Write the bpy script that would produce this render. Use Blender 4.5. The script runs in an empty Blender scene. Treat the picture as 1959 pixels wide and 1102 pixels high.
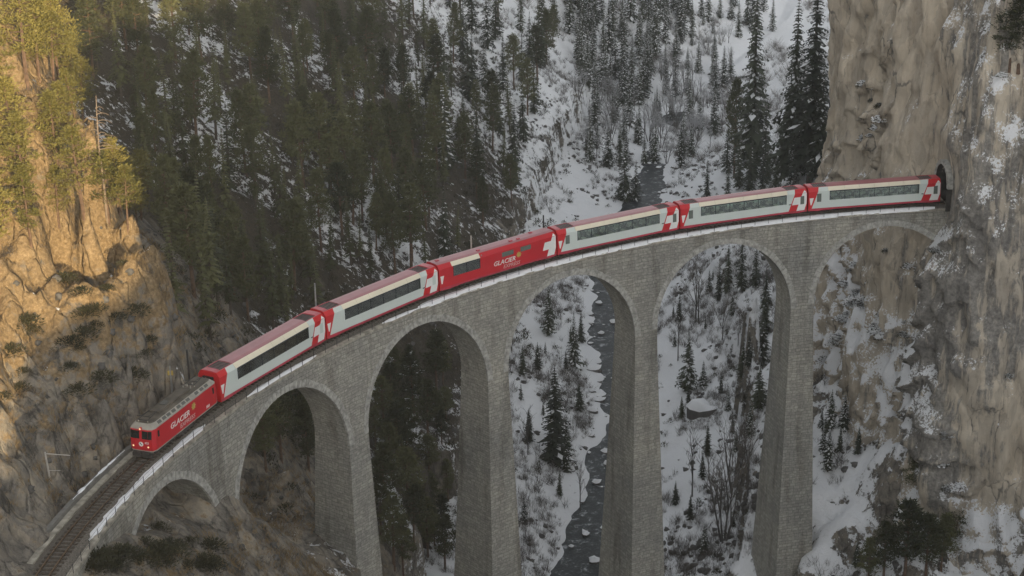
import bpy, math, random
import numpy as np
from mathutils import Vector, Matrix

random.seed(7); rng = np.random.default_rng(7)
S = bpy.context.scene
COL = S.collection

# ------------------------------------------------------------------ camera
CX, CY, CZ = -27.3684, -122.4894, 65.1807
YAW, PITCH, ROLL, FPX = 1.8589, -0.3392, -0.0162, 3110.3
PW, PH = 1959.0, 1102.0
cam_d = bpy.data.cameras.new('camera'); cam = bpy.data.objects.new('camera', cam_d); COL.objects.link(cam)
cam_d.sensor_width = 36.0; cam_d.lens = FPX / PW * 36.0
cam_d.clip_start = 1.0; cam_d.clip_end = 6000.0
FWD = np.array([math.cos(PITCH)*math.cos(YAW), math.cos(PITCH)*math.sin(YAW), math.sin(PITCH)])
_r = np.array([math.sin(YAW), -math.cos(YAW), 0.0]); _u = np.cross(_r, FWD)
RGT = _r*math.cos(ROLL) + _u*math.sin(ROLL); UPV = -_r*math.sin(ROLL) + _u*math.cos(ROLL)
CAMP = np.array([CX, CY, CZ])
cam.matrix_world = Matrix(((RGT[0], UPV[0], -FWD[0], CX), (RGT[1], UPV[1], -FWD[1], CY), (RGT[2], UPV[2], -FWD[2], CZ), (0, 0, 0, 1)))
S.camera = cam

# ------------------------------------------------------------------ sky, sun, exposure
SUN_EL, SUN_AZ = math.radians(10.0), math.atan2(-0.8, 0.6)      # direction towards the sun, measured from +x
wd = bpy.data.worlds.new('World'); S.world = wd; wd.use_nodes = True
nt = wd.node_tree; bg = nt.nodes['Background']
sky = nt.nodes.new('ShaderNodeTexSky'); sky.sky_type = 'NISHITA'; sky.sun_disc = False
sky.sun_elevation = SUN_EL; sky.sun_rotation = math.pi/2 - SUN_AZ; sky.air_density = 1.0; sky.dust_density = 2.0
hs = nt.nodes.new('ShaderNodeHueSaturation'); hs.inputs['Saturation'].default_value = 0.22
nt.links.new(sky.outputs[0], hs.inputs['Color']); nt.links.new(hs.outputs[0], bg.inputs['Color'])
bg.inputs['Strength'].default_value = 0.12
sun_d = bpy.data.lights.new('sun', 'SUN'); sun_d.energy = 2.7; sun_d.angle = math.radians(0.5); sun_d.color = (1.0, 0.77, 0.45)
sun = bpy.data.objects.new('sun', sun_d); COL.objects.link(sun)
sdir = Vector((math.cos(SUN_EL)*math.cos(SUN_AZ), math.cos(SUN_EL)*math.sin(SUN_AZ), math.sin(SUN_EL)))
sun.rotation_euler = sdir.to_track_quat('Z', 'Y').to_euler()
sun.location = (0, -300, 300)
S.view_settings.view_transform = 'Standard'; S.view_settings.look = 'None'
S.view_settings.gamma = 1.0; S.view_settings.exposure = 1.48
HAZE = 0.00018
S.cycles.max_bounces = 6; S.cycles.diffuse_bounces = 4; S.cycles.glossy_bounces = 2; S.cycles.transparent_max_bounces = 12
S.cycles.volume_bounces = 0; S.cycles.use_denoising = True

# ------------------------------------------------------------------ geometry of the line
RAD, SL = 100.0, 0.0202
A0, PIT, NA, RA = -0.81, 23.6, 6, 10.12
ZC = -2.3
def tp(s, off=0.0, z=0.0):
    th = math.pi - s/RAD; r = RAD - off
    return (r*math.cos(th), r*math.sin(th), z + SL*s)
def tang(s):
    th = math.pi - s/RAD
    return (math.sin(th), -math.cos(th))
def project(P):
    d = np.asarray(P, float) - CAMP; w = d @ FWD
    return PW/2 + FPX*(d @ RGT)/w, PH/2 - FPX*(d @ UPV)/w, w
def ray(px, py):
    d = FWD + RGT*(px-PW/2)/FPX - UPV*(py-PH/2)/FPX
    return d/np.hypot(d[0], d[1])
def at(px, py, t=None, z=None):
    d = ray(px, py)
    k = t if t is not None else (z-CZ)/d[2]
    return CAMP + d*k

# ------------------------------------------------------------------ noise
def _hash(ix, iy, iz, seed):
    h = (ix*374761393 + iy*668265263 + iz*2147483647 + seed*144665) & 0xffffffff
    h = ((h ^ (h >> 13))*1274126177) & 0xffffffff
    h = (h ^ (h >> 16)) & 0xffffffff
    return h.astype(np.float64)/4294967295.0*2-1
def vnoise(x, y, z, seed=0):
    x, y, z = np.broadcast_arrays(np.asarray(x, float), np.asarray(y, float), np.asarray(z, float))
    xi, yi, zi = np.floor(x).astype(np.int64), np.floor(y).astype(np.int64), np.floor(z).astype(np.int64)
    fx, fy, fz = x-xi, y-yi, z-zi
    fx, fy, fz = fx*fx*(3-2*fx), fy*fy*(3-2*fy), fz*fz*(3-2*fz)
    o = 0
    for a in (0, 1):
        for b in (0, 1):
            for c in (0, 1):
                o = o + _hash(xi+a, yi+b, zi+c, seed)*(fx if a else 1-fx)*(fy if b else 1-fy)*(fz if c else 1-fz)
    return o
def fbm(x, y, z, octv=4, seed=0, gain=0.5):
    o, a, f = 0, 1.0, 1.0
    for k in range(octv):
        o = o + a*vnoise(np.asarray(x)*f, np.asarray(y)*f, np.asarray(z)*f, seed+k*17); a *= gain; f *= 2.03
    return o

# ------------------------------------------------------------------ object helpers
def link(o, parent=None):
    COL.objects.link(o)
    if parent is not None: o.parent = parent
    return o
def tag(o, label=None, cat=None, group=None, kind=None):
    if label: o['label'] = label
    if cat: o['category'] = cat
    if group: o['group'] = group
    if kind: o['kind'] = kind
    return o
def empty(name, loc=(0, 0, 0), rz=0.0, label=None, cat=None, group=None):
    o = bpy.data.objects.new(name, None); COL.objects.link(o); o.empty_display_size = 0.3
    o.location = loc; o.rotation_euler = (0, 0, rz)
    return tag(o, label, cat, group)
class MB:
    def __init__(s): s.v = []; s.f = []; s.m = []; s.uv = []
    def add(s, vs, fs, mi=0, uvs=None):
        n = len(s.v); s.v.extend([tuple(map(float, q)) for q in vs])
        for i, f in enumerate(fs):
            s.f.append(tuple(n+k for k in f)); s.m.append(mi)
            s.uv.append(uvs[i] if uvs else None)
        return s
    def box(s, x0, x1, y0, y1, z0, z1, mi=0):
        v = [(x0, y0, z0), (x1, y0, z0), (x1, y1, z0), (x0, y1, z0), (x0, y0, z1), (x1, y0, z1), (x1, y1, z1), (x0, y1, z1)]
        return s.add(v, [(3, 2, 1, 0), (4, 5, 6, 7), (0, 1, 5, 4), (1, 2, 6, 5), (2, 3, 7, 6), (3, 0, 4, 7)], mi)
    def tube(s, a, b, r0, r1=None, n=6, mi=0, cap=True):
        r1 = r0 if r1 is None else r1
        a, b = np.asarray(a, float), np.asarray(b, float); d = b-a; L = np.linalg.norm(d)
        if L < 1e-6: return s
        d = d/L; h = np.array([0, 0, 1.0]) if abs(d[2]) < .9 else np.array([1.0, 0, 0])
        u = np.cross(d, h); u /= np.linalg.norm(u); w = np.cross(d, u)
        vs = [a + r0*(u*math.cos(2*math.pi*k/n)+w*math.sin(2*math.pi*k/n)) for k in range(n)]
        vs += [b + r1*(u*math.cos(2*math.pi*k/n)+w*math.sin(2*math.pi*k/n)) for k in range(n)]
        fs = [(k, (k+1) % n, n+(k+1) % n, n+k) for k in range(n)]
        if cap: fs += [tuple(range(n-1, -1, -1)), tuple(range(n, 2*n))]
        return s.add(vs, fs, mi)
    def prism(s, poly, fn, d, mi=0):
        """poly in 2-D mapped by fn(a,b,depth) -> xyz, thickness d"""
        n = len(poly)
        vs = [fn(a, b, 0) for a, b in poly] + [fn(a, b, d) for a, b in poly]
        fs = [tuple(range(n-1, -1, -1)), tuple(range(n, 2*n))] + [(k, (k+1) % n, n+(k+1) % n, n+k) for k in range(n)]
        return s.add(vs, fs, mi)
    def mesh(s, name, mats, smooth=False):
        me = bpy.data.meshes.new(name); me.from_pydata(s.v, [], s.f)
        for m in (mats if isinstance(mats, (list, tuple)) else [mats]): me.materials.append(m)
        if any(s.m): me.polygons.foreach_set('material_index', s.m)
        if any(u is not None for u in s.uv):
            lay = me.uv_layers.new(name='UVMap'); k = 0
            for f, u in zip(s.f, s.uv):
                for j in range(len(f)):
                    lay.data[k].uv = u[j] if u else (0, 0); k += 1
        if smooth: me.polygons.foreach_set('use_smooth', [True]*len(s.f))
        me.validate(); me.update()
        return me
    def build(s, name, mats, parent=None, smooth=False):
        return link(bpy.data.objects.new(name, s.mesh(name, mats, smooth)), parent)
def np_mesh(name, V, F, mats, smooth=False, attrs=None, mi=None):
    V = np.asarray(V, np.float32); F = np.asarray(F, np.int32); k = F.shape[1]
    me = bpy.data.meshes.new(name)
    me.vertices.add(len(V)); me.vertices.foreach_set('co', V.ravel())
    me.loops.add(F.size); me.loops.foreach_set('vertex_index', F.ravel())
    me.polygons.add(len(F)); me.polygons.foreach_set('loop_start', np.arange(0, F.size, k, dtype=np.int32))
    for m in (mats if isinstance(mats, (list, tuple)) else [mats]): me.materials.append(m)
    if mi is not None: me.polygons.foreach_set('material_index', np.asarray(mi, np.int32))
    if smooth: me.polygons.foreach_set('use_smooth', np.ones(len(F), bool))
    me.update(calc_edges=True)
    for n, a in (attrs or {}).items():
        t = me.attributes.new(n, 'FLOAT', 'POINT'); t.data.foreach_set('value', np.asarray(a, np.float32))
    return me
def grid_faces(nu, nv, keep=None):
    i = np.arange(nu*nv).reshape(nu, nv)
    F = np.stack([i[:-1, :-1], i[1:, :-1], i[1:, 1:], i[:-1, 1:]], -1).reshape(-1, 4)
    return F if keep is None else F[keep.ravel()]

# ------------------------------------------------------------------ materials
def mat(name):
    m = bpy.data.materials.new(name); m.use_nodes = True
    n = m.node_tree.nodes; b = n['Principled BSDF']
    return m, n, m.node_tree.links, b
def simple(name, col, rough=0.6, metal=0.0, var=0.12, scale=3.0, bump=0.0, spec=0.5):
    m, n, l, b = mat(name)
    tc = n.new('ShaderNodeTexCoord'); no = n.new('ShaderNodeTexNoise'); no.inputs['Scale'].default_value = scale; no.inputs['Detail'].default_value = 5
    l.new(tc.outputs['Object'], no.inputs['Vector'])
    rp = n.new('ShaderNodeValToRGB'); rp.color_ramp.elements[0].position = .3; rp.color_ramp.elements[1].position = .7
    rp.color_ramp.elements[0].color = (*[c*(1-var) for c in col], 1); rp.color_ramp.elements[1].color = (*[min(1, c*(1+var)) for c in col], 1)
    l.new(no.outputs['Fac'], rp.inputs[0]); l.new(rp.outputs[0], b.inputs['Base Color'])
    b.inputs['Roughness'].default_value = rough; b.inputs['Metallic'].default_value = metal; b.inputs['Specular IOR Level'].default_value = spec
    if bump:
        bp = n.new('ShaderNodeBump'); bp.inputs['Strength'].default_value = bump; bp.inputs['Distance'].default_value = .05
        l.new(no.outputs['Fac'], bp.inputs['Height']); l.new(bp.outputs[0], b.inputs['Normal'])
    return m
def ramp(n, stops):
    r = n.new('ShaderNodeValToRGB'); e = r.color_ramp.elements
    while len(e) < len(stops): e.new(.5)
    for k, (p, c) in enumerate(stops): e[k].position = p; e[k].color = (*c, 1) if len(c) == 3 else c
    return r
def noise(n, l, vec, scale, detail=5, rough=.55, dist=0.0):
    x = n.new('ShaderNodeTexNoise'); x.inputs['Scale'].default_value = scale; x.inputs['Detail'].default_value = detail
    x.inputs['Roughness'].default_value = rough; x.inputs['Distortion'].default_value = dist; l.new(vec, x.inputs['Vector']); return x
def math_n(n, l, op, a, b=None, c=None):
    x = n.new('ShaderNodeMath'); x.operation = op
    for k, q in enumerate((a, b, c)):
        if q is None: continue
        if isinstance(q, (int, float)): x.inputs[k].default_value = q
        else: l.new(q, x.inputs[k])
    return x.outputs[0]
def mixc(n, l, fac, a, b, mode='MIX'):
    x = n.new('ShaderNodeMix'); x.data_type = 'RGBA'; x.blend_type = mode
    if isinstance(fac, (int, float)): x.inputs[0].default_value = fac
    else: l.new(fac, x.inputs[0])
    for k, q in ((6, a), (7, b)):
        if isinstance(q, tuple): x.inputs[k].default_value = (*q, 1)
        else: l.new(q, x.inputs[k])
    return x.outputs[2]
def smooth(n, l, v, lo, hi):
    x = n.new('ShaderNodeMapRange'); x.interpolation_type = 'SMOOTHSTEP'; l.new(v, x.inputs[0])
    x.inputs[1].default_value = lo; x.inputs[2].default_value = hi; return x.outputs[0]
SNOW = (0.84, 0.85, 0.86)

def cracks(n, l, vec, scale):
    """broken rock: a random shade for each block and dark joints between blocks"""
    wv = noise(n, l, vec, scale*1.3, 4, .6); d = n.new('ShaderNodeVectorMath'); d.operation = 'MULTIPLY_ADD'
    l.new(wv.outputs['Color'], d.inputs[0]); k = .9/scale*.6; d.inputs[1].default_value = (k, k, k); l.new(vec, d.inputs[2])
    v = n.new('ShaderNodeTexVoronoi'); v.inputs['Scale'].default_value = scale; l.new(d.outputs[0], v.inputs['Vector'])
    e = n.new('ShaderNodeTexVoronoi'); e.feature = 'DISTANCE_TO_EDGE'; e.inputs['Scale'].default_value = scale; l.new(d.outputs[0], e.inputs['Vector'])
    sp = n.new('ShaderNodeSeparateColor'); l.new(v.outputs['Color'], sp.inputs[0])
    return sp.outputs[0], smooth(n, l, e.outputs['Distance'], .0, .09)
def terrain_mat():
    m, n, l, b = mat('valley_ground')
    g = n.new('ShaderNodeNewGeometry'); P = g.outputs['Position']
    def attr(nm):
        a = n.new('ShaderNodeAttribute'); a.attribute_name = nm; return a.outputs['Fac']
    n1 = noise(n, l, P, .09, 6); n2 = noise(n, l, P, .6, 6, .65); n3 = noise(n, l, P, 2.6, 5, .7)
    rock = ramp(n, [(.25, (.13, .12, .105)), (.5, (.235, .215, .185)), (.75, (.34, .305, .25))]); l.new(n2.outputs['Fac'], rock.inputs[0])
    grass = ramp(n, [(.25, (.095, .068, .038)), (.5, (.22, .155, .083)), (.75, (.37, .275, .16))]); l.new(n3.outputs['Fac'], grass.inputs[0])
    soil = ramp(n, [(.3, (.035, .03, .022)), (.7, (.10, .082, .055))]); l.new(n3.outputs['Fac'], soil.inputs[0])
    nz = n.new('ShaderNodeSeparateXYZ'); l.new(g.outputs['Normal'], nz.inputs[0])
    gm = math_n(n, l, 'ADD', attr('grass'), math_n(n, l, 'MULTIPLY', math_n(n, l, 'SUBTRACT', n2.outputs['Fac'], .5), 1.6))
    mpc = n.new('ShaderNodeMapping'); mpc.inputs['Scale'].default_value = (1, 1, .55); mpc.inputs['Rotation'].default_value = (.5, .3, 0); l.new(P, mpc.inputs[0])
    cs, ce = cracks(n, l, mpc.outputs[0], .42); cs2, ce2 = cracks(n, l, mpc.outputs[0], 1.5); pm = noise(n, l, P, .35, 5, .7)
    shade = math_n(n, l, 'ADD', math_n(n, l, 'MULTIPLY', cs, .5), math_n(n, l, 'MULTIPLY', cs2, .4))
    rsh = ramp(n, [(.1, (.70, .70, .71)), (.9, (1.22, 1.2, 1.16))]); l.new(shade, rsh.inputs[0])
    rk = mixc(n, l, 1.0, rock.outputs[0], rsh.outputs[0], 'MULTIPLY')
    lich = ramp(n, [(.38, (.55, .54, .52)), (.5, (1, 1, 1)), (.62, (1.25, 1.2, 1.1))]); l.new(pm.outputs['Fac'], lich.inputs[0]); rk = mixc(n, l, 1.0, rk, lich.outputs[0], 'MULTIPLY')
    jn = smooth(n, l, math_n(n, l, 'ADD', math_n(n, l, 'MULTIPLY', ce, ce2), math_n(n, l, 'MULTIPLY', pm.outputs['Fac'], 1.5)), .55, .95); rk = mixc(n, l, jn, (.06, .056, .05), rk)
    base = mixc(n, l, smooth(n, l, gm, .38, .62), rk, grass.outputs[0])
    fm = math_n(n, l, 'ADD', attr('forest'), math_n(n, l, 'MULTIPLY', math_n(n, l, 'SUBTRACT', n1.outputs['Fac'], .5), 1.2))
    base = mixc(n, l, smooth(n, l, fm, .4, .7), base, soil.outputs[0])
    sm = math_n(n, l, 'ADD', attr('snow'), math_n(n, l, 'MULTIPLY', math_n(n, l, 'SUBTRACT', n2.outputs['Fac'], .5), 1.5))
    sm = math_n(n, l, 'ADD', sm, math_n(n, l, 'MULTIPLY', math_n(n, l, 'SUBTRACT', n3.outputs['Fac'], .5), .8))
    sm = math_n(n, l, 'ADD', sm, math_n(n, l, 'MULTIPLY', math_n(n, l, 'SUBTRACT', nz.outputs[2], .68), 1.0))
    sf = smooth(n, l, sm, .46, .56)
    base = mixc(n, l, sf, base, SNOW)
    l.new(base, b.inputs['Base Color']); b.inputs['Roughness'].default_value = .85; b.inputs['Specular IOR Level'].default_value = .2
    bp = n.new('ShaderNodeBump'); bp.inputs['Strength'].default_value = .8; bp.inputs['Distance'].default_value = .45
    hgt_ = math_n(n, l, 'ADD', n2.outputs['Fac'], math_n(n, l, 'MULTIPLY', n3.outputs['Fac'], .35)); crk = math_n(n, l, 'MULTIPLY', math_n(n, l, 'ADD', shade, math_n(n, l, 'MULTIPLY', ce, .5)), math_n(n, l, 'SUBTRACT', 1.0, sf)); l.new(math_n(n, l, 'ADD', hgt_, crk), bp.inputs['Height']); l.new(bp.outputs[0], b.inputs['Normal'])
    return m
def cliff_mat():
    m, n, l, b = mat('cliff_rock')
    g = n.new('ShaderNodeNewGeometry'); P = g.outputs['Position']
    mp = n.new('ShaderNodeMapping'); mp.inputs['Scale'].default_value = (1, 1, .13); l.new(P, mp.inputs[0])
    st = noise(n, l, mp.outputs[0], .22, 6, .6, .6); st2 = noise(n, l, mp.outputs[0], .9, 6, .65, .3)
    big = noise(n, l, P, .045, 4); fine = noise(n, l, P, 1.7, 6, .7)
    a = n.new('ShaderNodeAttribute'); a.attribute_name = 'tan'
    q = math_n(n, l, 'ADD', math_n(n, l, 'MULTIPLY', st.outputs['Fac'], .9), math_n(n, l, 'MULTIPLY', big.outputs['Fac'], .6))
    q = math_n(n, l, 'ADD', q, math_n(n, l, 'MULTIPLY', math_n(n, l, 'SUBTRACT', st2.outputs['Fac'], .5), 1.3))
    q = math_n(n, l, 'ADD', q, math_n(n, l, 'MULTIPLY', math_n(n, l, 'SUBTRACT', a.outputs['Fac'], .5), .55))
    tanr = ramp(n, [(.3, (.43, .368, .285)), (.5, (.55, .482, .385)), (.75, (.64, .575, .47))]); l.new(st2.outputs['Fac'], tanr.inputs[0])
    gry = ramp(n, [(.28, (.13, .123, .113)), (.5, (.28, .265, .24)), (.72, (.43, .405, .36))]); l.new(fine.outputs['Fac'], gry.inputs[0])
    zn0 = noise(n, l, P, .16, 5, .65)
    base = mixc(n, l, smooth(n, l, q, .58, .76), gry.outputs[0], tanr.outputs[0])
    mpc = n.new('ShaderNodeMapping'); mpc.inputs['Scale'].default_value = (1, 1, .4); l.new(P, mpc.inputs[0])
    cs, ce = cracks(n, l, mpc.outputs[0], .28); cs2, ce2 = cracks(n, l, mpc.outputs[0], .9)
    shade = math_n(n, l, 'ADD', math_n(n, l, 'MULTIPLY', cs, .45), math_n(n, l, 'MULTIPLY', cs2, .45))
    rsh = ramp(n, [(.1, (.74, .74, .75)), (.85, (1.16, 1.15, 1.13))]); l.new(shade, rsh.inputs[0]); base = mixc(n, l, 1.0, base, rsh.outputs[0], 'MULTIPLY')
    base = mixc(n, l, smooth(n, l, math_n(n, l, 'ADD', ce, math_n(n, l, 'MULTIPLY', zn0.outputs['Fac'], 1.7)), .55, .95), (.16, .15, .135), base)
    nz = n.new('ShaderNodeSeparateXYZ'); l.new(g.outputs['Normal'], nz.inputs[0])
    s = math_n(n, l, 'ADD', nz.outputs[2], math_n(n, l, 'MULTIPLY', math_n(n, l, 'SUBTRACT', fine.outputs['Fac'], .5), 1.1))
    zn_ = noise(n, l, P, .075, 3); az_ = n.new('ShaderNodeAttribute'); az_.attribute_name = 'snowy'
    vf = noise(n, l, P, 3.6, 4, .7); s = math_n(n, l, 'ADD', s, math_n(n, l, 'MULTIPLY', math_n(n, l, 'SUBTRACT', vf.outputs['Fac'], .5), 1.5))
    s = math_n(n, l, 'ADD', s, math_n(n, l, 'MULTIPLY', math_n(n, l, 'SUBTRACT', zn_.outputs['Fac'], .5), 1.5)); s = math_n(n, l, 'ADD', s, az_.outputs['Fac'])
    base = mixc(n, l, smooth(n, l, s, .52, .60), base, SNOW)
    l.new(base, b.inputs['Base Color']); b.inputs['Roughness'].default_value = .85; b.inputs['Specular IOR Level'].default_value = .2
    bp = n.new('ShaderNodeBump'); bp.inputs['Strength'].default_value = .7; bp.inputs['Distance'].default_value = .35
    l.new(math_n(n, l, 'ADD', math_n(n, l, 'ADD', fine.outputs['Fac'], st2.outputs['Fac']), math_n(n, l, 'ADD', math_n(n, l, 'MULTIPLY', shade, .9), math_n(n, l, 'MULTIPLY', ce, .3))), bp.inputs['Height']); l.new(bp.outputs[0], b.inputs['Normal'])
    return m
def masonry_mat(name='masonry', tint=1.0):
    m, n, l, b = mat(name)
    uv = n.new('ShaderNodeUVMap'); uv.uv_map = 'UVMap'
    g = n.new('ShaderNodeNewGeometry'); P = g.outputs['Position']
    wob = noise(n, l, P, .8, 3)
    dv = n.new('ShaderNodeVectorMath'); dv.operation = 'MULTIPLY_ADD'; l.new(wob.outputs['Color'], dv.inputs[0]); dv.inputs[1].default_value = (.5, .30, 0); l.new(uv.outputs[0], dv.inputs[2])
    br = n.new('ShaderNodeTexBrick'); l.new(dv.outputs[0], br.inputs['Vector'])
    br.inputs['Scale'].default_value = 1.0; br.inputs['Brick Width'].default_value = .95; br.inputs['Row Height'].default_value = .46
    br.inputs['Mortar Size'].default_value = .035; br.inputs['Mortar Smooth'].default_value = .5; br.inputs['Bias'].default_value = 0
    br.offset = .37; br.squash = .7; br.squash_frequency = 3
    br.inputs['Color1'].default_value = (.445*tint, .435*tint, .395*tint, 1); br.inputs['Color2'].default_value = (.32*tint, .314*tint, .288*tint, 1); br.inputs['Mortar'].default_value = (.215, .21, .195, 1)
    br2 = n.new('ShaderNodeTexBrick'); l.new(dv.outputs[0], br2.inputs['Vector']); br2.inputs['Scale'].default_value = 1.0; br2.inputs['Brick Width'].default_value = .58; br2.inputs['Row Height'].default_value = .31
    br2.inputs['Mortar Size'].default_value = .03; br2.inputs['Mortar Smooth'].default_value = .5; br2.offset = .43; br2.squash = 1.4; br2.squash_frequency = 2
    for nm_ in ('Color1', 'Color2', 'Mortar'): br2.inputs[nm_].default_value = br.inputs[nm_].default_value
    big = noise(n, l, P, .12, 5); fine = noise(n, l, P, 3.2, 6, .7); pk = noise(n, l, P, .45, 3); pks = smooth(n, l, pk.outputs['Fac'], .47, .55)
    mp = n.new('ShaderNodeMapping'); mp.inputs['Scale'].default_value = (1, 1, .12); l.new(P, mp.inputs[0])
    stn = noise(n, l, mp.outputs[0], .55, 5)
    r1 = ramp(n, [(.3, (.74, .745, .75)), (.7, (1.12, 1.09, 1.03))]); l.new(big.outputs['Fac'], r1.inputs[0])
    r2 = ramp(n, [(.32, (.68, .68, .68)), (.5, (.97, .97, .96)), (.72, (1.2, 1.2, 1.18))]); l.new(fine.outputs['Fac'], r2.inputs[0])
    r3 = ramp(n, [(.32, (.66, .65, .63)), (.48, (1, 1, 1)), (.66, (1.0, 1.0, 1.0)), (.76, (1.22, 1.22, 1.2))]); l.new(stn.outputs['Fac'], r3.inputs[0])
    c = mixc(n, l, 1.0, mixc(n, l, pks, br.outputs['Color'], br2.outputs['Color']), r1.outputs[0], 'MULTIPLY'); c = mixc(n, l, 1.0, c, r2.outputs[0], 'MULTIPLY'); c = mixc(n, l, 1.0, c, r3.outputs[0], 'MULTIPLY')
    l.new(c, b.inputs['Base Color']); b.inputs['Roughness'].default_value = .9; b.inputs['Specular IOR Level'].default_value = .2
    bp = n.new('ShaderNodeBump'); bp.inputs['Strength'].default_value = .8; bp.inputs['Distance'].default_value = .06
    l.new(math_n(n, l, 'SUBTRACT', fine.outputs['Fac'], br.outputs['Fac']), bp.inputs['Height']); l.new(bp.outputs[0], b.inputs['Normal'])
    return m
def needle_mat(name, c0, c1):
    m, n, l, b = mat(name)
    oi = n.new('ShaderNodeObjectInfo'); tc = n.new('ShaderNodeTexCoord')
    no = noise(n, l, tc.outputs['Object'], .9, 3)
    f = math_n(n, l, 'ADD', math_n(n, l, 'MULTIPLY', oi.outputs['Random'], .6), math_n(n, l, 'MULTIPLY', no.outputs['Fac'], .5))
    r = ramp(n, [(.18, c0), (.8, c1)]); l.new(f, r.inputs[0]); l.new(r.outputs[0], b.inputs['Base Color'])
    b.inputs['Roughness'].default_value = .7; b.inputs['Specular IOR Level'].default_value = .15
    return m
def glass_mat(name, tint=(.80, .88, .82), refl=.30):
    m, n, l, b = mat(name)
    n.remove(b); o = n['Material Output']
    t = n.new('ShaderNodeBsdfTransparent'); t.inputs[0].default_value = (*tint, 1)
    gl = n.new('ShaderNodeBsdfGlossy'); gl.inputs['Roughness'].default_value = .06; gl.inputs[0].default_value = (.85, .9, .88, 1)
    lw = n.new('ShaderNodeLayerWeight'); lw.inputs[0].default_value = .35
    mx = n.new('ShaderNodeMixShader'); l.new(math_n(n, l, 'ADD', math_n(n, l, 'MULTIPLY', lw.outputs['Fresnel'], .8), refl*.5), mx.inputs[0])
    l.new(t.outputs[0], mx.inputs[1]); l.new(gl.outputs[0], mx.inputs[2]); l.new(mx.outputs[0], o.inputs[0])
    return m

M = {}
M['ground'] = terrain_mat(); M['cliff'] = cliff_mat(); M['stone'] = masonry_mat(); M['stone_side'] = M['stone']
M['coping'] = simple('coping_stone', (.34, .315, .26), .9, var=.45, scale=1.2, bump=.4)
M['voussoir'] = simple('voussoir_stone', (.36, .352, .322), .9, var=.4, scale=2.2, bump=.5)
M['snow'] = simple('snow', SNOW, .8, var=.06, scale=1.5, bump=.5, spec=.2)
M['ballast'] = simple('ballast', (.15, .135, .115), .95, var=.5, scale=9, bump=.9, spec=.1)
M['concrete'] = simple('concrete_ledge', (.17, .165, .15), .9, var=.25, scale=1.5, bump=.3)
M['rail'] = simple('rail_steel', (.22, .17, .13), .35, .8, var=.3)
M['sleeper'] = simple('sleeper_wood', (.07, .055, .042), .9, var=.4, scale=6)
M['steel'] = simple('galvanised_steel', (.36, .37, .36), .5, .6)
M['dark_steel'] = simple('dark_steel', (.035, .035, .035), .6, .2)
M['pole_pale'] = simple('weathered_pole', (.45, .42, .38), .8)
M['red'] = simple('red_paint', (.52, .012, .022), .30, var=.06, scale=.6)
M['red_end'] = simple('red_end_paint', (.56, .014, .020), .32, var=.05, scale=.7)
M['skirt'] = simple('dusty_red_skirt', (.42, .035, .06), .45, var=.2, scale=1.1)
M['pale'] = simple('pale_grey_paint', (.60, .66, .62), .35, var=.03, scale=.5)
M['white'] = simple('white_paint', (.78, .79, .76), .4, var=.03)
M['roofglass'] = simple('roof_glass_painted_sky', (.80, .73, .57), .42, var=.05, scale=.4)  # cream base paints in the warm sky mirrored by the slanted glass
M['roofskin'] = simple('mauve_roof', (.36, .13, .14), .38, var=.12, scale=.7)
M['roofred'] = simple('red_roof', (.46, .045, .06), .38, var=.12, scale=.8)
M['grille'] = simple('roof_grille', (.16, .10, .09), .6, var=.3, scale=2)
M['locoroof'] = simple('loco_roof_grime', (.105, .09, .07), .8, var=.45, scale=.8, bump=.3)
M['locoedge'] = simple('loco_roof_edge', (.33, .31, .265), .6, var=.2, scale=1.2)
M['louvre'] = simple('louvre_dark', (.10, .10, .09), .6)
M['glass'] = glass_mat('tinted_window'); M['darkglass'] = simple('dark_glass', (.012, .016, .016), .08, var=.1)
M['greyglass'] = simple('grey_window', (.13, .15, .13), .12, var=.1)
M['frame'] = simple('window_frame', (.025, .035, .04), .5)
M['inside'] = simple('coach_interior', (.34, .35, .31), .8)
M['seat'] = simple('seat_fabric', (.09, .07, .055), .9, var=.3)
M['headrest'] = simple('headrest_cloth', (.66, .64, .55), .9)
M['under'] = simple('underframe', (.045, .04, .036), .8, var=.3)
M['wheel'] = simple('wheel_steel', (.10, .085, .07), .5, .5)
M['rubber'] = simple('gangway_rubber', (.02, .02, .02), .9)
M['yellow'] = simple('emblem_yellow', (.50, .36, .09), .5)
M['pink'] = simple('pale_lettering', (.62, .40, .38), .5)
M['lamp'] = simple('lamp_glass', (.7, .66, .55), .2)
M['bark'] = simple('bark', (.075, .058, .042), .9, var=.4, scale=2)
M['pinebark'] = simple('pine_bark', (.12, .075, .048), .9, var=.4, scale=2)
M['barebark'] = simple('bare_bark', (.085, .078, .07), .9, var=.3, scale=2)
M['deadwood'] = simple('dead_wood', (.20, .155, .115), .9, var=.3, scale=2)
M['spruce'] = needle_mat('spruce_needles', (.020, .027, .017), (.066, .077, .047))
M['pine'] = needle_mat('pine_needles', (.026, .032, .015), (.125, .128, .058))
M['sunpine'] = needle_mat('sunlit_pine_needles', (.06, .064, .018), (.215, .185, .055))  # pine needles brightened and yellowed, warm sunlight put into the colour
M['shrub'] = needle_mat('shrub_leaves', (.022, .026, .014), (.06, .056, .028))
M['twig'] = needle_mat('bare_twigs', (.075, .066, .058), (.16, .145, .13))
M['frost'] = needle_mat('frosted_twigs', (.22, .215, .21), (.42, .42, .43))
M['boulder'] = simple('boulder_rock', (.10, .095, .088), .85, var=.4, scale=1.2, bump=.6)
M['tunnel'] = simple('tunnel_lining', (.05, .045, .038), .95, var=.3)
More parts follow.
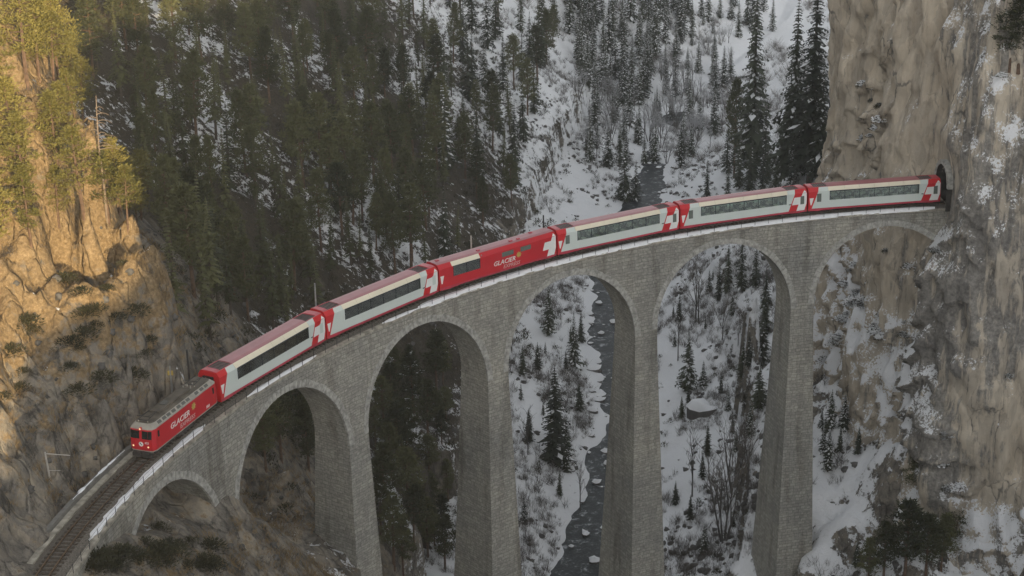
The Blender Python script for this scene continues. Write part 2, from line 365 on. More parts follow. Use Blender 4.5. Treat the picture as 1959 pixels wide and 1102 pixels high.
def lamp_mat():
    m, n, l, b = mat('lit_lamp'); b.inputs['Emission Color'].default_value = (1, .62, .3, 1); b.inputs['Emission Strength'].default_value = .3
    b.inputs['Base Color'].default_value = (.9, .7, .5, 1); return m
M['lit'] = lamp_mat()
def water_mat():
    m, n, l, b = mat('river_water'); g = n.new('ShaderNodeNewGeometry')
    n1 = noise(n, l, g.outputs['Position'], .5, 5, .6, .6); n2 = noise(n, l, g.outputs['Position'], 1.5, 6, .75, .8)
    r = ramp(n, [(.3, (.014, .018, .02)), (.50, (.03, .036, .039)), (.56, (.07, .08, .085)), (.63, (.50, .52, .54))])
    l.new(math_n(n, l, 'ADD', math_n(n, l, 'MULTIPLY', n1.outputs['Fac'], .55), math_n(n, l, 'MULTIPLY', n2.outputs['Fac'], .45)), r.inputs[0]); l.new(r.outputs[0], b.inputs['Base Color'])
    b.inputs['Roughness'].default_value = .42; b.inputs['Specular IOR Level'].default_value = .12
    bp = n.new('ShaderNodeBump'); bp.inputs['Strength'].default_value = .6; bp.inputs['Distance'].default_value = .2; l.new(n2.outputs['Fac'], bp.inputs['Height']); l.new(bp.outputs[0], b.inputs['Normal'])
    return m
M['water'] = water_mat()

# ------------------------------------------------------------------ valley ground (one height field)
RIVER = np.array([(-10, -90, -67.5), (-45, -30, -66.5), (-64, 20, -66), (-75, 62, -65.2), (-82, 100, -64.4), (-85, 128, -63.8), (-89, 160, -63), (-98, 192, -62.2), (-106, 218, -61.6), (-110, 248, -61), (-114, 290, -60.2), (-117, 328, -59.4),
                  (-128, 360, -58.6), (-130, 400, -57.5), (-116, 450, -56), (-108, 520, -54), (-110, 600, -51), (-120, 720, -46), (-120, 900, -38), (-120, 1000, -34)], float)
def river_at(y):
    return np.interp(y, RIVER[:, 1], RIVER[:, 0]), np.interp(y, RIVER[:, 1], RIVER[:, 2])
CP = []
def w(x, y, z): CP.append((x, y, z))
def p(px, py, t=None, z=None): CP.append(tuple(at(px, py, t, z)))
for s in (-70, -55, -40, -30, -24, -18, -12):          # the track ledge
    for off, z in ((-3.6, -.45), (0, -.9), (2.6, -1.2)): w(*tp(s, off, z))
    w(*tp(s, 7, -7)); w(*tp(s, 16, -20)); w(*tp(s, 35, -42))
for s in (-8, -4, 0, 4, 7): w(*tp(s, -4.6, -.6))
for s, zi, zo in ((-10, -1.7, -1.4), (-7, -2.3, -1.9), (-3, -4.3, -3.4), (3, -8.0, -5.2), (8, -9.5, -8)): w(*tp(s, 3, zi)); w(*tp(s, -2, zo)); w(*tp(s, 10, zi-8)); w(*tp(s, 25, zi-24))
for s, z in ((12, -11), (17, -15), (22, -19.5), (28, -23.5), (34.6, -27.5), (41, -35), (46, -41), (52, -48), (58, -53), (64, -60), (88, -62), (94, -58), (100, -53), (106, -48), (113, -42), (120, -36)):
    w(*tp(s, 3.5, z)[:2], z); w(*tp(s, -4, z)[:2], z+1.5 if s < 60 else z); w(*tp(s, 16, z)[:2], max(z-9, -64)); w(*tp(s, -14, z)[:2], z+5 if s < 60 else z)
# the spur left of the track
for q in ((340, 695, 153), (318, 610, 157), (312, 560, 159), (292, 440, 163.5), (250, 365, 168), (185, 270, 172), (122, 180, 176), (72, 80, 180), (25, 0, 184), (-60, -120, 190)): p(*q)
for q in ((200, 750, 146), (200, 600, 152.5), (250, 550, 157), (100, 600, 151), (0, 600, 149), (0, 300, 165), (90, 320, 166), (160, 430, 162), (80, 430, 160), (0, 450, 157), (100, 800, 142.5), (0, 800, 139), (40, 920, 134.5), (150, 860, 143.5),
          (250, 720, 150.5), (270, 640, 154.5), (-120, 600, 147), (-120, 800, 136), (-120, 300, 162), (-300, 600, 146), (-300, 250, 162), (-120, 950, 126)): p(*q)
for q in ((-112, 34, -6), (-122, 42, 3), (-134, 52, 9), (-150, 66, 14), (-170, 80, 26), (-118, 60, -14), (-104, 40, -20), (-200, 60, 55), (-230, 20, 80), (-180, 20, 58), (-150, 10, 50), (-140, -40, 45), (-125, -70, 35), (-210, -80, 90), (-330, 0, 140)): w(*q)
# the left valley side
for y in (90, 130, 170, 210, 250, 290, 330, 380, 440, 520, 620, 740, 900):
    x, z = river_at(y); k = 1.0 if y < 400 else max(.62, 1-(y-400)/500)
    for d, h in ((7, 1.2), (16, 8), (30, 21), (55, 44), (90, 74), (140, 112), (230, 165), (330, 200)):
        hh = h*k
        w(x-d, y+(d*.18), z+hh)
# the right valley side
for y, pts in ((150, ((7, .8), (16, 7), (26, 16), (38, 29), (52, 40))), (175, ((7, .8), (16, 7), (28, 17), (42, 31), (58, 42))), (205, ((7, .8), (16, 6), (30, 18), (46, 33), (62, 44))),
               (235, ((8, .8), (20, 8), (34, 21), (50, 33), (75, 45))), (265, ((8, .6), (22, 5), (38, 13), (58, 24), (85, 38))), (320, ((7, .6), (22, 3), (42, 7), (70, 16), (110, 34))), (400, ((7, .5), (30, 2), (60, 6), (90, 16), (140, 40))),
               (500, ((7, .5), (30, 2), (60, 6), (90, 16), (140, 40))), (620, ((7, .5), (30, 3), (60, 9), (100, 24), (150, 50))), (740, ((7, 1), (30, 6), (60, 18), (100, 40), (160, 80))), (900, ((7, 10), (30, 22), (60, 40), (100, 66), (160, 110)))):
    x, z = river_at(y)
    for d, h in pts: w(x+d, y, z+h)
for q in ((-72, 104, -62), (-62, 108, -52), (-52, 112, -42), (-45, 116, -34), (-72, 132, -56.5), (-64, 133, -50), (-56, 135, -38), (-49, 140, -27), (-62, 150, -42)): w(*q)
# foot of the cliff and the near right bank
for q in ((1600, 1000, None, -46), (1600, 1102, None, -50), (1700, 900, None, -36), (1700, 1050, None, -46), (1850, 960, None, -37), (1850, 1090, None, -45), (1959, 1040, None, -40), (1959, 1102, None, -43), (2100, 1050, None, -38), (1500, 1200, None, -60), (1750, 1250, None, -56)): p(*q)
for q in ((-20, 110, -20), (0, 90, -15), (20, 70, -10), (40, 100, 0), (0, 140, -5), (80, 120, 20), (60, 40, -8), (100, 60, 15), (150, 150, 40), (-20, 180, -8)): w(*q)
# the bank under the camera
for q in ((-27, -122, 22), (-30, -100, 8), (-34, -72, -10), (-40, -40, -32), (-52, 0, -52), (-20, -60, -20), (0, -100, 10), (40, -60, 5), (20, 0, -30), (60, -120, 35), (-80, -110, 5), (-60, -160, 20)): w(*q)
CP = np.array(CP)
_C = CP[:, :2]/100.0; _n = len(_C)
_D = np.sqrt(((_C[:, None]-_C[None])**2).sum(-1)); _A = np.zeros((_n+3, _n+3)); _A[:_n, :_n] = -_D - 1e-3*np.eye(_n)*0
_A[:_n, :_n] += np.eye(_n)*2e-3*-1
_A[:_n, _n] = 1; _A[:_n, _n+1:] = _C; _A[_n, :_n] = 1; _A[_n+1:, :_n] = _C.T
_W = np.linalg.solve(_A, np.concatenate([CP[:, 2], [0, 0, 0]]))
def smoothstep(a, b, x):
    t = np.clip((x-a)/(b-a), 0, 1); return t*t*(3-2*t)
def base_height(x, y):
    sh = np.shape(x); X = np.stack([np.ravel(x), np.ravel(y)], -1)/100.0; o = np.empty(len(X))
    for k in range(0, len(X), 20000):
        q = X[k:k+20000]
        o[k:k+20000] = -np.sqrt(((q[:, None]-_C[None])**2).sum(-1)) @ _W[:_n] + _W[_n] + q @ _W[_n+1:]
    return o.reshape(sh)
def zones(x, y, h):
    """how much of the ground is snowy, grassy, wooded"""
    rx, rz = river_at(y); d = rx - x                                    # metres left of the river
    r = np.hypot(x, y); s = (math.pi-np.arctan2(y, x))*RAD
    left = smoothstep(8, 34, d)
    snow = 1.0 - (.665-.26*fbm(x*.05, y*.05, 0, 3, 91)-.07*smoothstep(120, 190, y))*left*(1-smoothstep(235, 330, y))
    snow = snow - (.20*fbm(x*.09, y*.09, 0, 4, 97) + .09)*(1-left) - .16*smoothstep(240, 300, y)*smoothstep(6, 14, np.abs(d))
    snow = np.where(d > 0, snow - .08*smoothstep(30, 70, d)*(1-smoothstep(330, 420, y)), snow)
    spur = smoothstep(70, 40, y)*smoothstep(-96, -100, x+0*y)           # dry ground near the line
    snow = snow*(1-spur) - .55*spur
    near_left = smoothstep(75, 40, y)*smoothstep(20, 40, d); snow = np.minimum(snow, 1-.95*near_left) - .25*near_left
    grass = np.clip(spur*(.30+.42*smoothstep(2, 15, h)) + near_left*np.where(r > 99, .62, .34)*(1-spur), 0, 1)
    snow = np.maximum(snow, 1.5*np.exp(-((x+103.6)/1.6)**2-((y-14.0)/2.6)**2-((h-2.0)/2.2)**2))
    foot = smoothstep(-75, -52, x)*smoothstep(150, 125, y); snow = snow - .16*foot
    forest = left*smoothstep(50, 90, y)*(1-smoothstep(420, 600, y))*.85
    return snow, grass, forest
def height(x, y):
    x = np.asarray(x, float); y = np.asarray(y, float)
    h = base_height(x, y)
    r = np.hypot(x, y); s = (math.pi-np.arctan2(y, x))*RAD
    rx, rz = river_at(y); d = np.abs(x-rx)
    rough = smoothstep(6, 22, d)
    # damp the relief along the railway
    line = 1-smoothstep(3.2, 7.0, np.abs(r-RAD)); line = line*(s < 14)*(s > -90)
    amp = 1-line
    rid = 1-np.abs(fbm(x*.045, y*.045, 0, 4, 5))
    h = h + amp*rough*(2.2*fbm(x*.035, y*.035, .5, 3, 11) + 2.4*(rid-.7) + .9*fbm(x*.16, y*.16, .3, 4, 23) + .45*fbm(x*.5, y*.5, .2, 3, 29))
    spur = smoothstep(60, 35, y)*smoothstep(-99, -106, x)*amp
    h = h + spur*(2.3*(1-1.6*np.abs(fbm(x*.17, y*.17, h*.1, 4, 41)))-1.1 + .8*fbm(x*.55, y*.55, h*.4, 3, 51) + .35*fbm(x*1.4, y*1.4, h*.9, 2, 53))
    ft = smoothstep(-80, -62, x)*smoothstep(175, 140, y); h = h + ft*(1.6*(1-2*np.abs(fbm(x*.10, y*.10, 0, 3, 71))) + 1.0*fbm(x*.35, y*.35, 0, 3, 73))
    dq = d + 1.9*fbm(x*.14, y*.14, 0, 3, 61) + 6.5*smoothstep(325, 365, y) + 1.9; bank = rz-1.3+1.7*smoothstep(2.5, 8.5, dq)+np.maximum(0, dq-8.5)*.45
    h = np.where(dq < 26, np.minimum(h, np.maximum(bank, rz-1.3)), h)
    h = np.where(dq < 10, np.maximum(h, bank-.6), h)
    
    led = (s < 9.5) & (s > -90)
    h = np.where(led, np.where(np.abs(r-RAD) < 3.4, np.minimum(h, np.maximum(SL*s-1.0, -99)), h), h)
    return h
gx = np.concatenate([np.arange(-440, -180, 3.0), np.arange(-180, -128, 1.15), np.arange(-128, -88, .55), np.arange(-88, -10, 1.15), np.arange(-10, 190, 4.0)])
gy = np.concatenate([np.arange(-190, -40, 4.0), np.arange(-40, 40, .6), np.arange(40, 130, 1.1), np.arange(130, 380, 1.5), np.arange(380, 760, 2.4), np.arange(760, 1000, 5.0)])
GX, GY = np.meshgrid(gx, gy, indexing='ij')
GZ = height(GX, GY)
# keep the ground under the viaduct's arches clear of its deck and out of the tunnel
_r = np.hypot(GX, GY); _s = (math.pi-np.arctan2(GY, GX))*RAD
m_ = (_s > 118) & (_s < 160) & (np.abs(_r-RAD) < 8); GZ = np.where(m_, np.minimum(GZ, -8), GZ)
sn, gr, fo = zones(GX, GY, GZ)
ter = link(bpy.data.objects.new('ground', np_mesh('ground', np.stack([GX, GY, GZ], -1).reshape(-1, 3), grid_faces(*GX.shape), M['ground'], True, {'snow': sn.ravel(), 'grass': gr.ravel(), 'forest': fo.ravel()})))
tag(ter, 'steep valley sides and snowy valley floor below the viaduct', kind='structure')
def gz(x, y):
    i = min(max(np.searchsorted(gx, x)-1, 0), len(gx)-2); j = min(max(np.searchsorted(gy, y)-1, 0), len(gy)-2)
    u = min(max((x-gx[i])/(gx[i+1]-gx[i]), 0), 1); v_ = min(max((y-gy[j])/(gy[j+1]-gy[j]), 0), 1)
    return float((GZ[i, j]*(1-u)+GZ[i+1, j]*u)*(1-v_) + (GZ[i, j+1]*(1-u)+GZ[i+1, j+1]*u)*v_)
def hit(px, py, t0=125.0, t1=900.0):
    """where the line of sight through a point of the photograph meets the ground"""
    d = ray(px, py); t = t0; prev = None
    while t < t1:
        P = CAMP + d*t; g = P[2]-gz(P[0], P[1])
        if g < 0:
            if prev is None: return P
            a, b = t-1.0, t
            for _ in range(12):
                mm = (a+b)/2; Q = CAMP+d*mm
                if Q[2] < gz(Q[0], Q[1]): b = mm
                else: a = mm
            Q = CAMP+d*b; Q[2] = gz(Q[0], Q[1]); return Q
        prev = g; t += 1.0
    return None

# the river
rv, N = [], 500
yy = np.concatenate([np.arange(-80, 990, 2.0)])
rx, rz = river_at(yy); wd_ = 10.0 + 0*yy
U = np.linspace(-1, 1, 9)
RVX = rx[:, None] + U[None]*wd_[:, None]; RVY = np.repeat(yy[:, None], 9, 1); RVZ = np.repeat(rz[:, None], 9, 1) - .25
tag(link(bpy.data.objects.new('river', np_mesh('river', np.stack([RVX, RVY, RVZ], -1).reshape(-1, 3), grid_faces(*RVX.shape)[:, ::-1], M['water'], True))), 'dark winter river running under the viaduct', kind='structure')

# the high mountain on the sun's side, whose shade covers the valley
su = np.array([math.cos(SUN_AZ), math.sin(SUN_AZ)]); sw = np.array([-su[1], su[0]])
mw = np.arange(-300, 420, 4.0); mu = np.concatenate([np.arange(140, 200, 4.0), np.arange(200, 330, 10.0)])
MW, MU = np.meshgrid(mw, mu, indexing='ij')
prof = np.interp(mw, [-300, -150, -115, -97, -92, -88, -80, -76, -72, -66, -40, -29, -15, 60, 200, 420], [36, 42, 48, 50, 45, 52, 53, 56, 72, 82, 84, 86, 104, 118, 130, 120])
prof = prof + 2.5*fbm(mw*.11, 0, 0, 3, 77)
k = np.minimum(1, np.maximum(0, (MU-140)/30.0))**.8; back = 1-.5*smoothstep(200, 330, MU)
MZ = -60 + (prof[:, None]+60)*k*back
MXY = MW[..., None]*sw + MU[..., None]*su
tag(link(bpy.data.objects.new('mountain', np_mesh('mountain', np.concatenate([MXY, MZ[..., None]], -1).reshape(-1, 3), grid_faces(*MW.shape), M['ground'], True, {'snow': np.full(MW.size, .85), 'grass': np.full(MW.size, .2), 'forest': np.full(MW.size, .2)}))), 'high mountain flank shading the valley', kind='structure')

# ------------------------------------------------------------------ cliff with the tunnel
SP = 125.4                                                # where the tunnel begins
pc = np.array(tp(SP)); pt_ = np.array([*tang(SP), 0]); pn = np.array([pt_[1], -pt_[0], 0])   # along, and towards the inside of the curve
def plan(a, b): return pc[:2] + pt_[:2]*a + pn[:2]*b      # a along the track, b towards the inside
poly = [np.array((60, 260.)), np.array((-18, 176.)), np.array((-46, 146.)), np.array((-52.5, 131.)), np.array((-43, 115.)), plan(-.6, -5.5), plan(0, -3.4), plan(0, 3.3), plan(.5, 4.6), plan(.9, 8.5), plan(4, 12.0), plan(12, 15), plan(26, 19), plan(48, 30), plan(70, 48)]
poly = np.array(poly); seg = np.hypot(*np.diff(poly, axis=0).T); cum = np.concatenate([[0], np.cumsum(seg)])
uu = np.arange(0, cum[-1], .45); i_lo, i_hi = cum[3]-12, cum[12]
uu = np.concatenate([np.arange(0, i_lo, 3.0), np.arange(i_lo, i_hi, .42), np.arange(i_hi, cum[-1], 2.5)])
PX, PY = np.interp(uu, cum, poly[:, 0]), np.interp(uu, cum, poly[:, 1])
dx, dy = np.gradient(PX, uu), np.gradient(PY, uu)
kern = np.hanning(15); kern /= kern.sum()
nx, ny = np.convolve(np.pad(dy, 7, 'edge'), kern, 'valid'), np.convolve(np.pad(-dx, 7, 'edge'), kern, 'valid')
nl = np.hypot(nx, ny); nx, ny = nx/nl, ny/nl
vv = np.arange(-66, 84, .5)
CXg, CZg = PX[:, None]+0*vv[None], vv[None]+0*uu[:, None]
CYg = PY[:, None]+0*vv[None]
lat = (CXg-pc[0])*pn[0] + (CYg-pc[1])*pn[1]; alo = (CXg-pc[0])*pt_[0] + (CYg-pc[1])*pt_[1]
zp = CZg - pc[2]
nearp = np.exp(-((np.abs(lat-.8)/6.5)**4)) * np.exp(-((zp-2)/6.5)**4) * (np.abs(alo) < 5)
flut = fbm(CXg*.11, CYg*.11, CZg*.022, 4, 131)
out = 2.6*flut + .95*(1-2*np.abs(fbm(CXg*.26, CYg*.26, CZg*.06, 4, 141))) + .55*fbm(CXg*.7, CYg*.7, CZg*.36, 4, 151)
lmask = smoothstep(-.05, .35, fbm(CXg*.06, CYg*.06, CZg*.045, 3, 161) + .25*smoothstep(0, 60, np.broadcast_to((uu-cum[6])[:, None], CXg.shape)) + .5*smoothstep(-14, -34, CZg) - .18)
ph = (CZg + 9.0*fbm(CXg*.10, CYg*.10, CZg*.03, 4, 171))/5.2; fr = ph-np.floor(ph)
out = out + lmask*1.7*(np.exp(-fr*3.0)-.35)
lean = np.where(CZg < 0, np.minimum(-CZg*.12, 3.2), -CZg*.07)
out = out*(1-nearp) + lean*(1-.9*nearp) - .2*nearp
CXg = CXg + nx[:, None]*out; CYg = CYg + ny[:, None]*out
hole = (np.abs(lat) < 2.75) & (zp > -.35) & (zp < 5.3 - .42*np.maximum(0, np.abs(lat)-.6)**2) & (np.abs(alo) < 3)
keep = ~(hole[:-1, :-1] & hole[1:, :-1] & hole[1:, 1:] & hole[:-1, 1:])
tanv = np.clip(.62 + .5*vnoise(CXg*.05, CYg*.05, CZg*.03, 181) - .35*lmask + .35*np.exp(-((np.broadcast_to((uu-cum[5])[:, None], CXg.shape)+16)/14)**2), 0, 1)
ufar = np.broadcast_to((uu-cum[6])[:, None], CXg.shape)
snv = .30*smoothstep(-2, 10, ufar)*smoothstep(2, 16, CZg) + .42*smoothstep(-8, -20, CZg)*(1-smoothstep(4, 20, ufar)*smoothstep(-38, -30, CZg)) - .25*(1-smoothstep(-12, 0, ufar))*smoothstep(-6, 4, CZg) - .22*smoothstep(5, 14, ufar)*smoothstep(-38, -30, CZg)*(1-smoothstep(-10, -2, CZg))
cl = link(bpy.data.objects.new('cliff', np_mesh('cliff', np.stack([CXg, CYg, CZg], -1).reshape(-1, 3), grid_faces(*CXg.shape, keep), M['cliff'], True, {'tan': tanv.ravel(), 'snowy': snv.ravel()})))
tag(cl, 'sheer tan and grey rock wall with snowy ledges where the line enters the tunnel', kind='structure')

tun = empty('tunnel_portal', tuple(pc), 0, 'arched railway tunnel mouth in the rock wall at the viaduct end', 'tunnel')
mb = MB(); prof_t = [(-2.6, -.6), (-2.6, 2.6)] + [(-2.6*math.cos(a), 2.6+2.6*math.sin(a)) for a in np.linspace(0, math.pi, 13)[1:-1]] + [(2.6, 2.6), (2.6, -.6)]
def tpt(a, b, z): q = tp(SP+a, b, 0); return (q[0]-pc[0], q[1]-pc[1], z)
rings = [-.5, 4, 9, 15, 22]
for k_ in range(len(rings)-1):
    for j in range(len(prof_t)-1):
        (b0, z0), (b1, z1) = prof_t[j], prof_t[j+1]
        mb.add([tpt(rings[k_], b0, z0), tpt(rings[k_], b1, z1), tpt(rings[k_+1], b1, z1), tpt(rings[k_+1], b0, z0)], [(0, 1, 2, 3)])
mb.add([tpt(22, b, z) for b, z in prof_t], [tuple(range(len(prof_t)))])
mb.build('tunnel_lining', M['tunnel'], tun)
for j in range(1, len(prof_t)-2):
    (b0, z0), (b1, z1) = prof_t[j], prof_t[j+1]
    q0 = (b0*1.22, 2.6+(z0-2.6)*1.22) ; q1 = (b1*1.22, 2.6+(z1-2.6)*1.22)
    e = .03*((j % 2)); mv = MB()
    pts = [(b0, z0), (b1, z1), q1, q0]
    mv.add([tpt(-.55-e, b, z) for b, z in pts]+[tpt(.3, b, z) for b, z in pts], [(0, 1, 2, 3), (7, 6, 5, 4), (0, 4, 5, 1), (1, 5, 6, 2), (2, 6, 7, 3), (3, 7, 4, 0)])
    mv.build('portal_stone', M['voussoir'], tun)

# ------------------------------------------------------------------ viaduct
via = empty('stone_viaduct', tp(57), 0, 'tall curved grey stone railway viaduct with six arches on slender piers', 'viaduct')
VO = np.array(tp(57))
def loc(P): return (P[0]-VO[0], P[1]-VO[1], P[2]-VO[2])
ZT, EO, EI = -0.62, 2.25, 2.12
def off_in(z): return 2.10 + .036*max(0.0, -1.5-z)
def off_out(z): return 2.18 + .048*max(0.0, -1.5-z) + .0003*max(0.0, -20-z)**2
def half_w(z): return (PIT/2-RA) + .031*max(0.0, (ZC-RA)-z)
def P3(s, off, z): q = tp(s, off, 0); return loc((q[0], q[1], z))       # z absolute
def deck_z(s): return ZT + SL*s
def intr(s, a):
    q = RA*RA-(s-a)**2
    return ZC-RA+SL*a + (math.sqrt(q) if q > 0 else 0.0)
for i in range(NA):
    a = A0+i*PIT; mb = MB(); zs = ZC-RA+SL*a
    th = np.linspace(-math.pi/2, math.pi/2, 33); xs = [a+RA*math.sin(t) for t in th]
    e0, e1 = a-PIT/2, a+PIT/2
    if i == NA-1: e1 = min(e1, SP+2.5)
    cols = [(e0, zs), (xs[0], zs)] + [(x, intr(x, a)) for x in xs[1:-1]] + [(xs[-1], zs), (e1, zs)]
    for (s0, z0), (s1, z1) in zip(cols[:-1], cols[1:]):
        t0, t1 = deck_z(s0), deck_z(s1); nz_ = 5
        for side in (1, -1):
            of = off_in if side > 0 else off_out
            for k_ in range(nz_):
                za0, zb0 = z0+(t0-z0)*k_/nz_, z0+(t0-z0)*(k_+1)/nz_; za1, zb1 = z1+(t1-z1)*k_/nz_, z1+(t1-z1)*(k_+1)/nz_
                q = [(s0, za0), (s1, za1), (s1, zb1), (s0, zb0)]
                vs = [P3(s_, side*of(z_), z_) for s_, z_ in q]; uvs = [(s_, z_) for s_, z_ in q]
                mb.add(vs if side > 0 else vs[::-1], [(0, 1, 2, 3)], 0, [uvs if side > 0 else uvs[::-1]])
    arc = 0.0
    for (s0, z0), (s1, z1) in zip(cols[1:-2], cols[2:-1]):
        d_ = math.hypot(s1-s0, z1-z0)
        vs = [P3(s0, off_in(z0), z0), P3(s0, -off_out(z0), z0), P3(s1, -off_out(z1), z1), P3(s1, off_in(z1), z1)]
        mb.add(vs, [(0, 1, 2, 3)], 0, [[(off_in(z0), arc), (-off_out(z0), arc), (-off_out(z1), arc+d_), (off_in(z1), arc+d_)]]); arc += d_
    mb.build('arch_bay', M['stone'], via)
    # arch ring stones, a little proud of the wall
    nst = 44
    for k_ in range(nst):
        t0, t1 = -math.pi/2+math.pi*(k_+.04)/nst, -math.pi/2+math.pi*(k_+.96)/nst
        r1 = RA+.78+random.uniform(-.05, .08); pr = .025+random.uniform(0, .035); mv = MB()
        for side in (1,):
            of = off_in if side > 0 else off_out
            q = [(a+r_*math.sin(t_), zs+r_*math.cos(t_)) for r_, t_ in ((RA-.02, t0), (RA-.02, t1), (r1, t1), (r1, t0))]
            if max(s_ for s_, z_ in q) > SP+1.5: continue
            f_ = [P3(s_, side*(of(z_)+pr), z_) for s_, z_ in q]; b_ = [P3(s_, side*(of(z_)-.25), z_) for s_, z_ in q]
            mv.add(f_+b_, [(0, 1, 2, 3), (0, 4, 5, 1), (1, 5, 6, 2), (2, 6, 7, 3), (3, 7, 4, 0)] if side > 0 else [(3, 2, 1, 0), (1, 5, 4, 0), (2, 6, 5, 1), (3, 7, 6, 2), (0, 4, 7, 3)])
        if mv.v: mv.build('arch_stone', M['voussoir'], via)
    # pier on the right of this bay
    if i < NA-1:
        c = a+PIT/2; mb = MB(); zt = zs+SL*PIT*.5+.0; zb = -68.0
        lv = [zs, zs+.001] if False else list(np.linspace(ZC-RA+SL*(a+PIT*.5), zb, 15))
        lv[0] = zs+SL*PIT  # start at the higher springing
        for z0, z1 in zip(lv[:-1], lv[1:]):
            for side in range(4):
                def cn(k_, z):
                    hw = half_w(z); fi, fo_ = off_in(z), off_out(z)
                    return [(c-hw, fi), (c+hw, fi), (c+hw, -fo_), (c-hw, -fo_)][k_ % 4]
                A_, B_ = cn(side, z1), cn(side+1, z1); C_, D_ = cn(side+1, z0), cn(side, z0)
                vs = [P3(A_[0], A_[1], z1), P3(B_[0], B_[1], z1), P3(C_[0], C_[1], z0), P3(D_[0], D_[1], z0)]
                ui = 0 if side in (0, 2) else 1; sh = .4*side
                mb.add(vs, [(0, 1, 2, 3)], 0, [[(A_[ui]+sh, z1), (B_[ui]+sh, z1), (C_[ui]+sh, z0), (D_[ui]+sh, z0)]])
        mb.build('pier', M['stone'], via)
# abutment at the near end
mb = MB(); e0, e1 = -27.0, A0-PIT/2
ss = np.linspace(e0, e1, 9)
for s0, s1 in zip(ss[:-1], ss[1:]):
    for side in (1, -1):
        z0, z1 = (-16, -16); of = 2.1
        q = [(s0, z0), (s1, z1), (s1, deck_z(s1)), (s0, deck_z(s0))]
        vs = [P3(s_, side*(of+.03*max(0, deck_z(s_)-z_)), z_) for s_, z_ in q]
        mb.add(vs if side > 0 else vs[::-1], [(0, 1, 2, 3)], 0, [q if side > 0 else q[::-1]])
c = e1; mb.add([P3(e1, 2.56, -16), P3(e1+1.68, 2.56, -16), P3(e1+1.68, 2.4, -12.3), P3(e1, 2.4, -12.3)], [(0, 1, 2, 3)], 0, [[(0, -16), (1.7, -16), (1.7, -12.3), (0, -12.3)]])
mb.add([P3(e1+1.68, 2.56, -18), P3(e1+1.68, -2.6, -18), P3(e1+1.68, -2.5, -12.35), P3(e1+1.68, 2.4, -12.35)], [(0, 1, 2, 3)], 0, [[(0, -18), (5, -18), (5, -12.3), (0, -12.3)]])
mb.build('abutment', M['stone'], via)
# deck slab under the ballast, and coping stones along both edges
def strip(mb, s0, s1, o0, o1, z0, z1, n=None, zf=None, mi=0):
    """a curved bar from s0 to s1, between two offsets and two heights"""
    n = n or max(1, int((s1-s0)/3))
    ss = np.linspace(s0, s1, n+1); rings_ = []
    for s_ in ss: rings_.append([tp(s_, o0, z0), tp(s_, o1, z0), tp(s_, o1, z1), tp(s_, o0, z1)])
    vs = [q for r_ in rings_ for q in r_]; fs = []
    for k_ in range(n):
        for j in range(4): fs.append((4*k_+j, 4*k_+(j+1) % 4, 4*k_+4+(j+1) % 4, 4*k_+4+j))
    fs += [(3, 2, 1, 0), (4*n, 4*n+1, 4*n+2, 4*n+3)]
    mb.add(vs, [f[::-1] for f in fs] if o1 > o0 else fs, mi); return mb
def shift(mb, O): mb.v = [(q[0]-O[0], q[1]-O[1], q[2]-O[2]) for q in mb.v]; return mb
shift(strip(MB(), -27, SP+1, -2.05, 2.05, ZT-.25, ZT+.02, 60), VO).build('deck_slab', M['concrete'], via)
s_ = -27.0
while s_ < SP-1.0:
    L_ = 1.45
    for side in (1, -1):
        j = random.uniform(-.02, .03); mb = MB()
        strip(mb, s_, s_+L_-.03, side*1.72, side*(2.27+j), ZT+.025, ZT+.27+random.uniform(-.015, .015), 1)
        shift(mb, VO).build('coping_stone', M['coping'], via)
    s_ += L_
# ------------------------------------------------------------------ track
trk = empty('railway_track', tp(0), 0, 'single narrow gauge railway track curving over the viaduct', 'track'); TO = np.array(tp(0))
for side in (.535, -.535):
    mb = strip(MB(), -75, SP+20, side-.06, side+.06, -.14, 0.0, 110); shift(mb, TO).build('rail', M['rail'], trk)
sl0 = MB().box(-.11, .11, -.95, .95, -.22, -.10).mesh('sleeper', M['sleeper']); restm = MB(); s_ = -72.0; k_ = 0
while s_ < SP+5:
    if s_ < 100 and k_ < 280:
        o = bpy.data.objects.new('sleeper', sl0); link(o, trk); q = tp(s_); o.location = (q[0]-TO[0], q[1]-TO[1], q[2]-TO[2]+random.uniform(-.01, .01)); o.rotation_euler = (0, 0, math.atan2(tang(s_)[1], tang(s_)[0])+random.uniform(-.02, .02)); k_ += 1
    s_ += .62
def bed():
    ss = np.arange(-80, SP+20, .8); of = np.array([-1.72, -1.5, -1.15, -.8, 0, .8, 1.15, 1.5, 1.72]); zz = np.array([-.52, -.42, -.24, -.19, -.18, -.19, -.24, -.42, -.52])
    V = []
    for s_ in ss:
        for o_, z_ in zip(of, zz): V.append(tp(s_, o_, z_ + random.uniform(-.025, .025)))
    return np_mesh('track_bed', V, grid_faces(len(ss), len(of))[:, ::-1], M['ballast'], True)
tag(link(bpy.data.objects.new('track_bed', bed())), 'brown ballast bed under the rails', kind='structure')
# gravel ledge beside the line before the viaduct
def ledge():
    ss = np.arange(-80, -4, 1.0); of = np.array([-3.3, -2.9, -2.3, -1.72, 1.72, 2.4, 3.2, 4.5]); V = []
    for s_ in ss:
        for o_ in of:
            z_ = (-.95 if o_ < -3.2 else -.55) if abs(o_) < 3.4 else -1.6
            if s_ > -26 and o_ > 2.0: o_ = 2.0 + (o_-2.0)*.02
            V.append(tp(s_, o_, z_+random.uniform(-.03, .03)))
    return np_mesh('path', V, grid_faces(len(ss), len(of))[:, ::-1], M['concrete'], True)
tag(link(bpy.data.objects.new('path', ledge())), 'grey gravel ledge beside the track', kind='structure')
